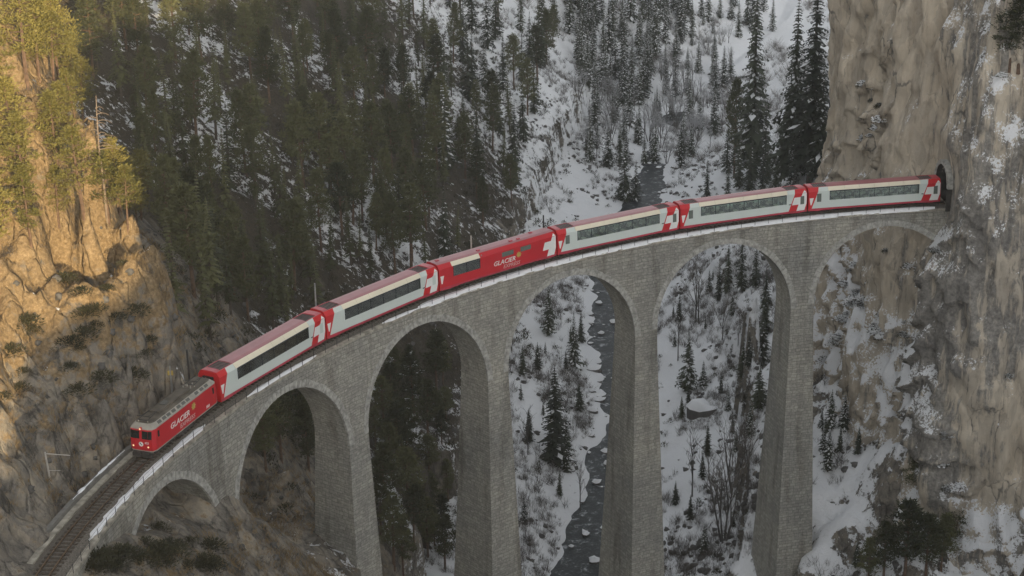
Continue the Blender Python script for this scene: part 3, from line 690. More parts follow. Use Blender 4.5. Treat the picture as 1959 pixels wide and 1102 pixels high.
# kerb wall on the outer side with snow on it
kw = MB(); strip(kw, -14, 9, -2.75, -2.3, -.6, .05, 12); tag(kw.build('kerb_wall', M['concrete']), 'low concrete kerb wall on the rock side of the track', 'wall')
# lying snow beside the track
def snow_strip(s0, s1, o0, o1, z, seed, ragged=.3, lift=0.0):
    ss = np.arange(s0, s1, .35); V = []
    for s_ in ss:
        e = min(1, (s_-s0)/1.5, (s1-s_)/1.5)
        n_ = float(vnoise(s_*.9, seed, 0, 7))*ragged + float(vnoise(s_*3.1, seed, 0, 9))*ragged*.5; c_ = (o0+o1)/2; h_ = max(.02, (o1-o0)/2*max(.1, e)+n_*.5)
        a_, b_ = c_-h_*(1+n_), c_+h_
        b_ = min(b_, o1+.06)
        for o_, z_ in ((a_, -.02), (a_+.08, .05+lift), ((a_+b_)/2, .08+lift*.7), (b_-.05, .05), (b_, -.10)): V.append(tp(s_, o_, z+z_))
    return np_mesh('snow_bank', V, grid_faces(len(ss), 5)[:, ::-1], M['snow'], True)
for k_, (s0, s1, o0, o1, z) in enumerate(((-14.5, 9.5, 1.12, 1.95, -.34), (16.5, 29, 1.62, 2.2, -.36), (40, 46, 1.6, 2.22, -.35), (46, SP-1.5, 1.42, 2.30, -.345), (-8.5, 1.5, -2.66, -2.42, .05), (12, 120, -2.2, -1.6, -.35))):
    tag(link(bpy.data.objects.new('snow_bank', snow_strip(s0, s1, o0, o1, z, k_*3.7, .3 if k_ in (0, 4, 5) else .12, .22 if k_ == 3 else (.1 if k_ in (1, 2) else 0)))), 'strip of snow lying beside the rails', kind='stuff')

# railing along the inner edge
rail_t = empty('railing', tp(60, 2.2, ZT), 0, 'thin steel railing along the near edge of the viaduct', 'railing'); RO = np.array(tp(60, 2.2, ZT))
pm = MB().tube((0, 0, 0), (0, 0, .95), .03, .03, 5).mesh('railing_post', M['dark_steel'])
s_ = -26.0
while s_ < SP-.5:
    o = bpy.data.objects.new('railing_post', pm); link(o, rail_t); q = tp(s_, 2.2, ZT+.2); o.location = (q[0]-RO[0], q[1]-RO[1], q[2]-RO[2]); s_ += 2.0
for h_ in (.55, .93):
    mb = MB(); ss = np.arange(-26, SP, 2.0)
    for a_, b_ in zip(ss[:-1], ss[1:]): mb.tube(np.array(tp(a_, 2.2, ZT+.2+h_))-RO, np.array(tp(b_, 2.2, ZT+.2+h_))-RO, .014, .014, 4, 0, False)
    mb.build('handrail', M['dark_steel'], rail_t)

# ------------------------------------------------------------------ catenary masts
def mast(s_, h, off, m, label, arm=True, sign=None):
    q = tp(s_, off, ZT); t = empty('catenary_mast', q, 0, label, 'mast', 'catenary masts along the line')
    MB().tube((0, 0, 0), (0, 0, h), .13, .09, 8).build('pole', m, t)
    MB().box(-.28, .28, -.28, .28, -.3, .12).build('foot', M['concrete'], t)
    d = np.array(tp(s_, 0)) - np.array(tp(s_, off)); d = d/np.linalg.norm(d)
    if arm:
        e = d*abs(off); mb = MB(); mb.tube((0, 0, h-.5), (e[0], e[1], h-.35), .04, .04, 5); mb.build('bracket_arm', m, t)
        mb = MB(); mb.tube((0, 0, h-1.4), (e[0]*.7, e[1]*.7, h-.42), .03, .03, 5); mb.build('brace', m, t)
        mb = MB(); mb.tube((d[0]*.3, d[1]*.3, h-.52), (d[0]*.6, d[1]*.6, h-.47), .08, .08, 8); mb.build('insulator', M['rubber'], t)
    if sign:
        z0 = sign; mb = MB(); mb.box(-.28, .28, -.05, -.02, z0, z0+.5); b = mb.build('sign_plate', M['yellow'], t); b.rotation_euler = (0, 0, math.atan2(-.95, .3)+math.pi/2)
    return t
mast(13.0, 4.1, -4.7, M['steel'], 'grey post with a small yellow plate behind the locomotive roof', False, 3.1)
mast(13.4, 6.0, -2.75, M['dark_steel'], 'dark mast behind the rear end of the locomotive', False)
mast(34.2, 6.0, -2.6, M['steel'], 'grey mast behind the gap between the first two coaches', False)
mast(58.5, 5.0, -2.6, M['pole_pale'], 'pale grey mast behind the all red dining coach', False)
mast(69.4, 5.2, -2.6, M['dark_steel'], 'thin dark mast behind the gap right of the dining coach', False)
mast(105.5, 4.6, -2.6, M['dark_steel'], 'dark mast where the last two coaches meet', False)
Pm = hit(98, 925)
lm = empty('catenary_mast', tuple(Pm), 0, 'pale leaning mast with a side arm on the rock left of the track', 'mast', 'catenary masts along the line')
MB().tube((0, 0, -.6), (-.25, 0, 3.1), .10, .08, 8).build('pole', M['pole_pale'], lm)
MB().tube((-.25, 0, 2.95), (1.9, .6, 2.75), .05, .04, 5).build('bracket_arm', M['pole_pale'], lm)
MB().tube((-.1, 0, 1.3), (.9, .3, 1.25), .035, .03, 5).build('brace', M['pole_pale'], lm)

# ------------------------------------------------------------------ train
def text_mesh(body, size, shear=.25, ext=.012, mat_=None):
    c = bpy.data.curves.new('lettering', 'FONT'); c.body = body; c.size = size; c.shear = shear; c.extrude = ext; c.align_x = 'LEFT'; c.resolution_u = 2; c.offset = size*.006
    o = bpy.data.objects.new('lettering', c); COL.objects.link(o)
    dg = bpy.context.evaluated_depsgraph_get(); me = bpy.data.meshes.new_from_object(o.evaluated_get(dg))
    bpy.data.objects.remove(o); me.materials.clear(); me.materials.append(mat_); return me
def side_text(body, size, x, z, y, mat_, parent, name='lettering', length=None, shear=.25):
    """text reading along +x on the side facing -y, or along -x on the side facing +y"""
    me = text_mesh(body, size, shear, .012, mat_)
    wdt = max(v.co.x for v in me.vertices)
    o = link(bpy.data.objects.new(name, me), parent); sc = (length/wdt) if length else 1.0
    o.rotation_euler = (math.pi/2, 0, 0 if y < 0 else math.pi); o.location = (x, y, z); o.scale = (sc, 1, 1)
    return o
HB, Z0, Z1, Z2, Z3, ZR = 1.33, .35, .72, 1.74, 3.02, 3.50
XE, YS = 9.05, .95
def extrude(mb, x0, x1, prof_, mi=0, caps=True, inset=(0, 0)):
    """closed profile [(y,z)...] along x; inset = (how much the ends shrink)"""
    n = len(prof_); vs = [(x0, y, z) for y, z in prof_]+[(x1, y, z) for y, z in prof_]
    fs = [(k, n+k, n+(k+1) % n, (k+1) % n) for k in range(n)]
    if caps: fs += [tuple(range(n)), tuple(range(2*n-1, n-1, -1))]
    return mb.add(vs, fs, mi)
def sidefn(side, dep=0.0):
    return lambda x, z, d: (x, side*(HB+dep+d), z)
SLN = math.hypot(HB-YS, ZR-Z3)
def slantfn(side, dep=0.0):
    ny_, nz_ = (ZR-Z3)/SLN, (HB-YS)/SLN
    return lambda x, t, d: (x, side*(HB-(HB-YS)*t+ny_*(dep+d)), Z3+(ZR-Z3)*t+nz_*(dep+d))
def quad_prism(mb, fn, poly_, d=.008, mi=0, flip=False):
    mb.prism(poly_ if not flip else poly_[::-1], fn, d, mi); return mb
def bogie(root, x):
    mb = MB(); mb.box(x-1.3, x+1.3, -.95, -.82, .30, .62); mb.box(x-1.3, x+1.3, .82, .95, .30, .62); mb.box(x-.25, x+.25, -.82, .82, .35, .6)
    b = mb.build('bogie', M['under'], root)
    for dx_ in (-.9, .9):
        for y in (-.53, .53):
            mw_ = MB().tube((x+dx_, y-.06, .36), (x+dx_, y+.06, .36), .36, .36, 16); mw_.build('wheel', M['wheel'], b)
def coach_root(kk, name, label, group='coaches of the red train'):
    s0 = 12.96+kk*18.62; sc = s0+9.31
    a_, b_ = np.array(tp(sc-6.6)), np.array(tp(sc+6.6)); c_ = (a_+b_)/2; d_ = b_-a_
    r = empty(name, tuple(c_), math.atan2(d_[1], d_[0]), label, 'railway coach', group)
    r.rotation_euler = (0, -math.atan2(d_[2], math.hypot(d_[0], d_[1])), math.atan2(d_[1], d_[0]))
    return r
WIN0, WIN1 = -6.15, 6.05
def body_profile(): return [(-HB, Z1), (HB, Z1), (HB, Z3), (YS, ZR), (.5, ZR+.08), (-.5, ZR+.08), (-YS, ZR), (-HB, Z3)]
def cross_parts(root, side, gaps=False):
    X = XE
    mb = MB(); f = side < 0
    quad_prism(mb, sidefn(side, .012), [(X-1.50, .66), (X-.32, .66), (X-.03, 1.52), (X-1.18, 1.52)], .006, 0)
    quad_prism(mb, sidefn(side, .012), [(X-2.16, 1.52), (X-.03, 1.52), (X-.03, 2.52), (X-1.82, 2.52)], .006, 0)
    quad_prism(mb, sidefn(side, .012), [(X-.80, 2.52), (X-.03, 2.52), (X-.03, Z3-.02), (X-.62, Z3-.02)], .006, 0)
    quad_prism(mb, slantfn(side, .012), [(X-.60, 0.02), (X-.05, 0.02), (X-.25, .62)], .006, 0)
    return mb.build('white_cross', M['white'], root)
def red_ends(root, side):
    mb = MB(); X = XE
    quad_prism(mb, sidefn(side, .003), [(X-2.62, Z1-.02), (X, Z1-.02), (X, Z3), (X-1.75, Z3)], .006)
    quad_prism(mb, slantfn(side, .003), [(X-1.75, 0), (X, 0), (X, .99), (X-1.60, .99)], .006)
    mb.build('red_end_panel', M['red_end'], root); mb = MB()
    quad_prism(mb, sidefn(side, .003), [(-X, Z1-.02), (-X+.42, Z1-.02), (-X+1.28, Z3), (-X, Z3)], .006)
    quad_prism(mb, slantfn(side, .003), [(-X, 0), (-X+1.28, 0), (-X+1.42, .99), (-X, .99)], .006)
    mb.build('red_end_panel', M['red_end'], root)
    mb = MB(); quad_prism(mb, sidefn(side, .012), [(-X+.26, 1.20), (-X+.40, 1.20), (-X+.68, 2.16), (-X+.12, 2.16)], .006)
    mb.build('white_wedge', M['white'], root)
def seats(root, x0, x1, n):
    mb = MB(); hm = MB()
    for k in range(n):
        x = x0+(x1-x0)*(k+.5)/n; dxx = .38*(1 if k % 2 else -1)
        for y in (-.82, .82):
            mb.box(x-.25, x+.25, y-.42, y+.42, 1.05, 1.5); mb.box(x+dxx*.6-.07, x+dxx*.6+.07, y-.42, y+.42, 1.5, 2.15)
            hm.box(x+dxx*.6-.09, x+dxx*.6+.09, y-.36, y+.36, 1.98, 2.26)
    for k in range(n//2):
        x = x0+(x1-x0)*(2*k+1)/n
        for y in (-.85, .85): hm.box(x-.28, x+.28, y-.36, y+.36, 1.70, 1.74)
    s_o = mb.build('seat_row', M['seat'], root); hm.build('headrest', M['headrest'], s_o)
def end_fittings(root):
    mb = MB(); mb.box(-XE-.24, -XE, -.62, .62, .8, 3.0); mb.build('gangway', M['rubber'], root)
    mb = MB(); mb.box(XE, XE+.24, -.62, .62, .8, 3.0); mb.build('gangway', M['rubber'], root)
    mb = MB(); mb.box(-XE-.22, XE+.22, -.12, .12, .42, .62); mb.box(-7.9, 7.9, -1.0, 1.0, .42, .70); mb.build('underframe', M['under'], root)
    bogie(root, -6.6); bogie(root, 6.6)
def panorama(kk, label, doorwin):
    root = coach_root(kk, 'railway_coach', label)
    # shell: floor, ends, side panels round the long window
    mb = MB()
    for side in (-1, 1):
        fn = sidefn(side, -.05)
        for poly_ in ([(-XE, Z1), (XE, Z1), (XE, Z2), (-XE, Z2)], [(-XE, Z2), (WIN0, Z2), (WIN0, Z3), (-XE, Z3)], [(WIN1, Z2), (XE, Z2), (XE, Z3), (WIN1, Z3)]): quad_prism(mb, fn, poly_, .05)
        sf = slantfn(side, -.05)
        for poly_ in ([(-XE, 0), (WIN0-.25, 0), (WIN0-.25, 1), (-XE, 1)], [(WIN1+.25, 0), (XE, 0), (XE, 1), (WIN1+.25, 1)]): quad_prism(mb, sf, poly_, .05)
    for x in (-XE, XE-.05): extrude(mb, x, x+.05, [(-HB+.06, Z1), (HB-.06, Z1), (HB-.06, Z3), (YS-.04, ZR-.02), (-YS+.04, ZR-.02), (-HB+.06, Z3)])
    mb.build('body', M['pale'], root)
    for x0, x1 in ((-XE-.03, -XE+.04), (XE-.04, XE+.03)):
        mb = MB(); extrude(mb, x0, x1, [(-HB-.012, .40), (HB+.012, .40), (HB+.012, Z3+.01), (YS+.01, ZR+.012), (-YS-.01, ZR+.012), (-HB-.012, Z3+.01)])
        mb.build('end_wall', M['red_end'], root)
    mb = MB()
    for side in (-1, 1): quad_prism(mb, sidefn(side, -.06), [(-XE, Z0+.06), (-XE+1.2, Z0), (-XE+3.4, Z0+.12), (XE-3.4, Z0+.12), (XE-1.2, Z0), (XE, Z0+.06), (XE, Z1-.012), (-XE, Z1-.012)], .05)
    mb.build('skirt', M['skirt'], root)
    mb = MB(); mb.box(-XE+.1, XE-.1, -HB+.08, HB-.08, .85, 1.0); mb.box(-.02, .02, -.3, .3, 1.0, 1.1); mb.build('floor', M['inside'], root)
    seats(root, WIN0+.2, WIN1-.2, 12)
    # roof: frosted centre, darker equipment wells, red ends
    mb = MB(); pr = [(-YS, ZR-.06), (YS, ZR-.06), (YS, ZR+.015), (.5, ZR+.085), (-.5, ZR+.085), (-YS, ZR+.015)]
    extrude(mb, WIN0-.25, WIN1+.25, pr); mb.build('roof', M['roofskin'], root)
    pr2 = [(-YS+.08, ZR-.1), (YS-.08, ZR-.1), (YS-.08, ZR-.02), (-YS+.08, ZR-.02)]
    for x0, x1 in ((-XE+.75, WIN0-.26), (WIN1+.26, XE-.95)):
        mb = MB(); extrude(mb, x0, x1, pr2); g_ = mb.build('roof_grille', M['grille'], root)
        mb = MB()
        for q in np.linspace(x0+.2, x1-.2, 6): mb.box(q-.04, q+.04, -YS+.15, YS-.15, ZR-.019, ZR+.02)
        mb.build('grille_bar', M['dark_steel'], g_)
    for x0, x1 in ((-XE, -XE+.745), (XE-.945, XE)):
        mb = MB(); extrude(mb, x0, x1, [(q[0], q[1]+(.004 if q[1] > ZR-.05 else 0)) for q in pr]); mb.build('roof_end', M['roofred'], root)
    for y in (-YS, YS-.09):
        for x0, x1 in ((-XE+.75, WIN0-.27), (WIN1+.27, XE-.95)): MB().box(x0, x1, y, y+.09, ZR-.08, ZR+.03).build('roof_rim', M['roofred'], root)
    npn = 6; wpn = (WIN1-WIN0)/npn
    for side in (-1, 1):
        for k in range(npn):
            x0, x1 = WIN0+k*wpn, WIN0+(k+1)*wpn
            mb = MB(); quad_prism(mb, sidefn(side, -.03), [(x0+.03, Z2), (x1-.03, Z2), (x1-.03, Z3-.13), (x0+.03, Z3-.13)], .02); mb.build('window_pane', M['glass'], root)
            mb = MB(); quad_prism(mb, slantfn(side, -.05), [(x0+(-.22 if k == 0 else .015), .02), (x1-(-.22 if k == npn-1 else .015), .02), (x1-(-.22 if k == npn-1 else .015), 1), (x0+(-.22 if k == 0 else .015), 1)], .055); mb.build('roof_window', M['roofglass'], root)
        mb = MB(); fn = sidefn(side, -.04)
        for k in range(npn+1):
            x = WIN0+k*wpn; ww = .05 if k in (0, npn) else .035; quad_prism(mb, fn, [(x-ww, Z2), (x+ww, Z2), (x+ww, Z3-.13), (x-ww, Z3-.13)], .043)
        quad_prism(mb, fn, [(WIN0-.05, Z3-.13), (WIN1+.05, Z3-.13), (WIN1+.05, Z3-.005), (WIN0-.05, Z3-.005)], .043)
        mb.build('window_frame', M['frame'], root)
        red_ends(root, side); cross_parts(root, side)
        mb = MB(); quad_prism(mb, sidefn(side, .019), [(XE-.93, 1.50), (XE-.38, 1.50), (XE-.38, 2.62), (XE-.93, 2.62)], .006); mb.build('door_window', M['greyglass'] if doorwin else M['pale'], root)
        if doorwin:
            mb = MB(); quad_prism(mb, sidefn(side, .013), [(-XE+1.12, 1.60), (-XE+1.72, 1.60), (-XE+1.72, 2.72), (-XE+1.12, 2.72)], .006); mb.build('door_window', M['greyglass'], root)
        mb = MB(); quad_prism(mb, sidefn(side, .013), [(XE-2.62, 1.58), (XE-2.30, 1.58), (XE-2.30, 1.70), (XE-2.62, 1.70)], .006); mb.build('destination_plate', M['frame'], root)
    end_fittings(root)
    return root
def emblem(root, x, z, y, r=.34):
    mb = MB(); pts = []
    for k in range(16):
        rr = r if k % 2 == 0 else r*.62; a_ = 2*math.pi*k/16; pts.append((x+rr*math.cos(a_), z+rr*math.sin(a_)))
    mb.prism(pts, (lambda a_, b_, d: (a_, y+math.copysign(d, y), b_)), .01); return mb.build('sun_emblem', M['yellow'], root)
def dining(kk, label):
    root = coach_root(kk, 'railway_coach', label)
    W0, W1 = -6.95, -2.95
    mb = MB()
    for side in (-1, 1):
        fn = sidefn(side, -.05)
        for poly_ in ([(-XE, Z1-.01), (XE, Z1-.01), (XE, Z2), (-XE, Z2)], [(-XE, Z2), (W0, Z2), (W0, Z3), (-XE, Z3)], [(W1, Z2), (XE, Z2), (XE, Z3), (W1, Z3)]): quad_prism(mb, fn, poly_, .05)
        sf = slantfn(side, -.05)
        for poly_ in ([(-XE, 0), (W0-.2, 0), (W0-.2, 1), (-XE, 1)], [(W1+.1, 0), (XE, 0), (XE, 1), (W1+.1, 1)]): quad_prism(mb, sf, poly_, .05)
    for x in (-XE, XE-.05): extrude(mb, x, x+.05, [(-HB+.06, Z1), (HB-.06, Z1), (HB-.06, Z3), (YS-.04, ZR-.02), (-YS+.04, ZR-.02), (-HB+.06, Z3)])
    mb.build('body', M['red'], root)
    for x0, x1 in ((-XE-.03, -XE+.04), (XE-.04, XE+.03)):
        mb = MB(); extrude(mb, x0, x1, [(-HB-.012, .40), (HB+.012, .40), (HB+.012, Z3+.01), (YS+.01, ZR+.012), (-YS-.01, ZR+.012), (-HB-.012, Z3+.01)])
        mb.build('end_wall', M['red_end'], root)
    mb = MB()
    for side in (-1, 1): quad_prism(mb, sidefn(side, -.06), [(-XE, Z0+.06), (-XE+1.2, Z0), (-XE+3.4, Z0+.14), (XE-3.4, Z0+.14), (XE-1.2, Z0), (XE, Z0+.06), (XE, Z1-.02), (-XE, Z1-.02)], .05)
    mb.build('skirt', M['skirt'], root)
    mb = MB(); mb.box(-XE+.1, XE-.1, -HB+.08, HB-.08, .85, 1.0); mb.box(W1+.3, W1+.4, -HB+.1, HB-.1, 1.0, 3.3); mb.build('floor', M['inside'], root)
    seats(root, W0+.1, W1-.1, 4)
    mb = MB(); extrude(mb, -XE, XE, [(-YS, ZR-.06), (YS, ZR-.06), (YS, ZR+.015), (.5, ZR+.10), (-.5, ZR+.10), (-YS, ZR+.015)]); mb.build('roof', M['roofskin'], root)
    for x, y in ((-8.2, .2), (-2.4, -.3), (2.6, -.35), (3.8, -.35), (6.4, .4)):
        mb = MB(); mb.box(x-.22, x+.22, y-.15, y+.15, ZR+.06, ZR+.20); mb.build('roof_vent', M['roofred'], root)
    for side in (-1, 1):
        for x0, x1 in ((W0, (W0+W1)/2), ((W0+W1)/2, W1)):
            mb = MB(); quad_prism(mb, sidefn(side, -.03), [(x0+.04, Z2), (x1-.04, Z2), (x1-.04, Z3-.13), (x0+.04, Z3-.13)], .02); mb.build('window_pane', M['glass'], root)
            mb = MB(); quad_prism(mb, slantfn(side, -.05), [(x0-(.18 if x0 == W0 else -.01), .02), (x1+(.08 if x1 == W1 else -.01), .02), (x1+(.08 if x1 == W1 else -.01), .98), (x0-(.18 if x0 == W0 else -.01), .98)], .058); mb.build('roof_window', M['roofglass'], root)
        mb = MB(); fn = sidefn(side, -.04)
        for x in (W0, (W0+W1)/2, W1): quad_prism(mb, fn, [(x-.05, Z2), (x+.05, Z2), (x+.05, Z3-.13), (x-.05, Z3-.13)], .043)
        quad_prism(mb, fn, [(W0-.05, Z3-.13), (W1+.05, Z3-.13), (W1+.05, Z3-.005), (W0-.05, Z3-.005)], .043); mb.build('window_frame', M['frame'], root)
        sg = 1 if side < 0 else -1
        for x0, x1 in ((.45, 2.25), (3.35, 5.0)):
            mb = MB(); quad_prism(mb, sidefn(side, .004), [(x0, 2.28), (x1, 2.28), (x1, 2.86), (x0, 2.86)], .008); mb.build('side_window', M['greyglass'], root)
        y = side*(HB+.02)
        side_text('GLACIER', .82, -.95 if side < 0 else 2.6, 1.42, y, M['white'], root, length=3.45)
        side_text('EXPRESS', .62, .55 if side < 0 else 1.6, .82, y, M['pink'], root, length=2.7)
        emblem(root, 3.05, 2.02, side*(HB+.022), .42)
        mb = MB(); quad_prism(mb, sidefn(side, .004), [(-XE+.26, 1.20), (-XE+.40, 1.20), (-XE+.68, 2.16), (-XE+.12, 2.16)], .008); mb.build('white_wedge', M['white'], root)
        cross_parts(root, side)
    end_fittings(root)
    return root
panorama(0, 'pale grey panorama coach coupled right behind the red locomotive', False)
panorama(1, 'pale grey panorama coach just left of the all red dining coach', False)
dining(2, 'all red dining coach with white lettering and one short window')
panorama(3, 'pale grey panorama coach just right of the all red dining coach', True)
panorama(4, 'pale grey panorama coach next to last before the tunnel', True)
panorama(5, 'pale grey panorama coach at the tunnel mouth in the rock wall', True)

def locomotive():
    sc = 6.48; a_, b_ = np.array(tp(sc-3.9)), np.array(tp(sc+3.9)); c_ = (a_+b_)/2; d_ = b_-a_
    root = empty('locomotive', tuple(c_), 0, 'red electric locomotive with grimy grey roof leading the train', 'locomotive')
    root.rotation_euler = (0, -math.atan2(d_[2], math.hypot(d_[0], d_[1])), math.atan2(d_[1], d_[0]))
    XL, HL, B0, B1, T = 6.12, 1.32, .82, 2.92, 3.38
    def outline(x, hw, r=.55):
        pts = [(-x, -hw+r), (-x+.10, -hw+.18), (-x+r, -hw), (x-r, -hw), (x-.10, -hw+.18), (x, -hw+r), (x, hw-r), (x-.10, hw-.18), (x-r, hw), (-x+r, hw), (-x+.10, hw-.18), (-x, hw-r)]
        return pts
    def loft(mb, layers, mi=0, cap=True):
        n = len(layers[0][0]); vs = [(x, y, z) for pts, z in layers for x, y in pts]; fs = []
        for k in range(len(layers)-1):
            for j in range(n): fs.append((k*n+j, k*n+(j+1) % n, (k+1)*n+(j+1) % n, (k+1)*n+j))
        if cap: fs += [tuple(range(n-1, -1, -1)), tuple(range((len(layers)-1)*n, len(layers)*n))]
        return mb.add(vs, fs, mi)
    mb = loft(MB(), [(outline(XL-.06, HL-.02), B0), (outline(XL, HL), B0+.12), (outline(XL, HL), 1.95), (outline(XL-.16, HL), B1)]); mb.build('body', M['red'], root)
    mb = loft(MB(), [(outline(XL-.03, HL+.012), B0-.07), (outline(XL-.03, HL+.012), B0-.004)]); mb.build('sill_line', M['locoedge'], root)
    mb = loft(MB(), [(outline(XL-.155, HL+.004), B1+.004), (outline(XL-.30, HL-.06), B1+.14), (outline(XL-.62, .98, .5), T)]); mb.build('roof_edge', M['locoedge'], root)
    mb = loft(MB(), [(outline(XL-.62, .975, .5), T+.004), (outline(XL-.8, .85, .45), T+.09)]); mb.build('roof', M['locoroof'], root)
    # louvres in the sloping roof edge
    def rfn(side):
        a0_, b0_ = np.array((HL-.06, B1+.14)), np.array((.98, T)); nn = np.array((b0_[1]-a0_[1], a0_[0]-b0_[0])); nn = nn/np.linalg.norm(nn)
        return lambda x, t, d: (x, side*(a0_[0]+(b0_[0]-a0_[0])*t+nn[0]*d), a0_[1]+(b0_[1]-a0_[1])*t+nn[1]*d)
    for side in (-1, 1):
        for x in (-4.45, -3.6, -2.8, -1.9, -1.0, -.1, .7, 2.35, 3.3, 4.15):
            mb = MB(); quad_prism(mb, rfn(side), [(x-.3, .12), (x+.3, .12), (x+.3, .82), (x-.3, .82)], .012); mb.build('louvre', M['louvre'], root)
    # cab windows, door, lamps at both ends
    for e in (-1, 1):
        def ffn(y, z, d, e=e): return (e*(XL-(z-1.95)/(B1-1.95)*.16*(1 if z > 1.95 else 0)+.004+d), y, z)
        for y0, y1 in ((-.76, -.14), (.14, .76)):
            mb = MB(); mb.prism([(y0, 2.02), (y1, 2.02), (y1, 2.78), (y0, 2.78)], ffn, .012); wn = mb.build('cab_window', M['darkglass'], root)
        for yy_ in (-1, 1):
            xa, ya, xb, yb = XL, .77, XL-.12, 1.12
            mb = MB(); mb.add([(e*(XL+.006), yy_*.78, 2.02), (e*(XL-.09), yy_*1.13, 2.02), (e*(XL-.22), yy_*1.13, 2.78), (e*(XL-.13), yy_*.78, 2.78), (e*(XL-.05), yy_*.74, 2.02), (e*(XL-.15), yy_*1.09, 2.02), (e*(XL-.28), yy_*1.09, 2.78), (e*(XL-.19), yy_*.74, 2.78)],
                   [(0, 1, 2, 3), (7, 6, 5, 4), (0, 4, 5, 1), (1, 5, 6, 2), (2, 6, 7, 3), (3, 7, 4, 0)]); mb.build('corner_window', M['darkglass'], root)
            mb = MB().tube((e*(XL-.04), yy_*.80, 1.28), (e*(XL+.07), yy_*.80, 1.28), .12, .12, 12); h_ = mb.build('headlight', M['red_end'], root)
            MB().tube((e*(XL+.071), yy_*.80, 1.28), (e*(XL+.085), yy_*.80, 1.28), .09, .09, 12).build('lamp_lens', M['lit'] if e < 0 else M['lamp'], h_)
        mb = MB().tube((e*(XL-.25), 0, 3.0), (e*(XL-.05), 0, 3.0), .13, .13, 12); h_ = mb.build('headlight', M['red_end'], root)
        MB().tube((e*(XL-.049), 0, 3.0), (e*(XL-.035), 0, 3.0), .10, .10, 12).build('lamp_lens', M['lit'] if e < 0 else M['lamp'], h_)
        # round crest: pale shield with dark quarters
        mb = MB().tube((e*(XL-.01), 0, 1.48), (e*(XL+.014), 0, 1.48), .24, .24, 14); cr_ = mb.build('crest', M['white'], root)
        mb = MB(); mb.box(*(sorted((e*(XL+.015), e*(XL+.02)))), -.12, .0, 1.38, 1.48); mb.box(*(sorted((e*(XL+.015), e*(XL+.02)))), .0, .13, 1.48, 1.62); mb.build('crest_quarter', M['louvre'], cr_)
        me = text_mesh('623', .30, 0, .008, M['white']); o = link(bpy.data.objects.new('number', me), root)
        if e < 0: o.rotation_euler = (math.pi/2, 0, -math.pi/2); o.location = (-XL-.012, -.42, 1.56)
        else: o.rotation_euler = (math.pi/2, 0, math.pi/2); o.location = (XL+.012, .42, 1.56)
        mb = MB(); mb.box(*(sorted((e*(XL-.2), e*(XL+.18)))), -.85, .85, .50, .76); mb.build('buffer_beam', M['under'], root)
        mb = MB().tube((e*(XL+.1), 0, .66), (e*(XL+.38), 0, .66), .13, .13, 8); mb.build('coupler', M['under'], root)
        mb = MB(); mb.box(*(sorted((e*(XL-.15), e*(XL+.02)))), -1.05, 1.05, .16, .48); mb.build('snow_plough', M['under'], root)
    for side in (-1, 1):
        fn = lambda x, z, d, side=side: (x, side*(HL+.004+d), z)
        for x0, x1 in ((-5.30, -4.85), (4.85, 5.30)):
            mb = MB(); mb.prism([(x0, 1.02), (x1, 1.02), (x1, 2.72), (x0, 2.72)], fn, .01); d_o = mb.build('cab_door', M['red_end'], root)
            mb = MB(); mb.prism([(x0+.08, 1.98), (x1-.08, 1.98), (x1-.08, 2.62), (x0+.08, 2.62)], (lambda x, z, d, side=side: (x, side*(HL+.016+d), z)), .006); mb.build('door_window', M['darkglass'], d_o)
        y = side*(HL+.008)
        side_text('GLACIER', .80, -3.05 if side < 0 else 1.1, 1.72, y, M['white'], root, length=3.55)
        side_text('EXPRESS', .60, -1.4 if side < 0 else .2, 1.10, y, M['pink'], root, length=2.9)
        emblem(root, 1.3, 2.30, side*(HL+.012), .42)
        side_text('RhB', .38, 3.55 if side < 0 else -3.0, 1.02, y, M['white'], root)
    # roof equipment
    mb = MB(); mb.box(-3.4, 2.2, -.55, .55, T+.085, T+.30); mb.build('roof_hood', M['locoroof'], root)
    mb = MB(); mb.box(-2.0, -1.2, -.30, .30, T+.305, T+.42); mb.build('roof_box', M['louvre'], root)
    for x in (-4.5, 4.0):
        t_ = MB(); sgn = 1 if x < 0 else -1
        for y in (-.5, .5): t_.tube((x-.9, y, T+.28), (x+.9, y*.8, T+.40), .03, .03, 5); t_.tube((x+.9, y*.8, T+.40), (x-.7, y*.7, T+.52), .025, .025, 5)
        t_.tube((x-.7, -.75, T+.55), (x-.7, .75, T+.55), .035, .035, 5); t_.tube((x-.9, -.55, T+.26), (x-.9, .55, T+.26), .04, .04, 5); t_.build('pantograph', M['dark_steel'], root)
        for y in (-.5, .5): MB().tube((x-.9, y, T+.06), (x-.9, y, T+.26), .07, .05, 8).build('insulator', M['coping'], root)
    for x, y in ((2.7, -.3), (3.0, .25), (3.4, -.1), (2.5, .4)): MB().tube((x, y, T+.05), (x, y, T+.33), .08, .05, 8).build('insulator', M['locoedge'], root)
    mb = MB(); mb.box(-5.6, 5.6, -1.0, 1.0, .55, .74); mb.box(-1.4, 1.4, -1.15, 1.15, .28, .60); mb.build('underframe', M['under'], root)
    for x in (-3.9, 3.9):
        mb = MB(); mb.box(x-1.6, x+1.6, -1.08, -.86, .34, .72); mb.box(x-1.6, x+1.6, .86, 1.08, .34, .72); mb.box(x-.3, x+.3, -.86, .86, .35, .6); b = mb.build('bogie', M['under'], root)
        for dx_ in (-1.15, 1.15):
            for y in (-.53, .53): MB().tube((x+dx_, y-.06, .52), (x+dx_, y+.06, .52), .52, .52, 18).build('wheel', M['wheel'], b)
    return root
locomotive()

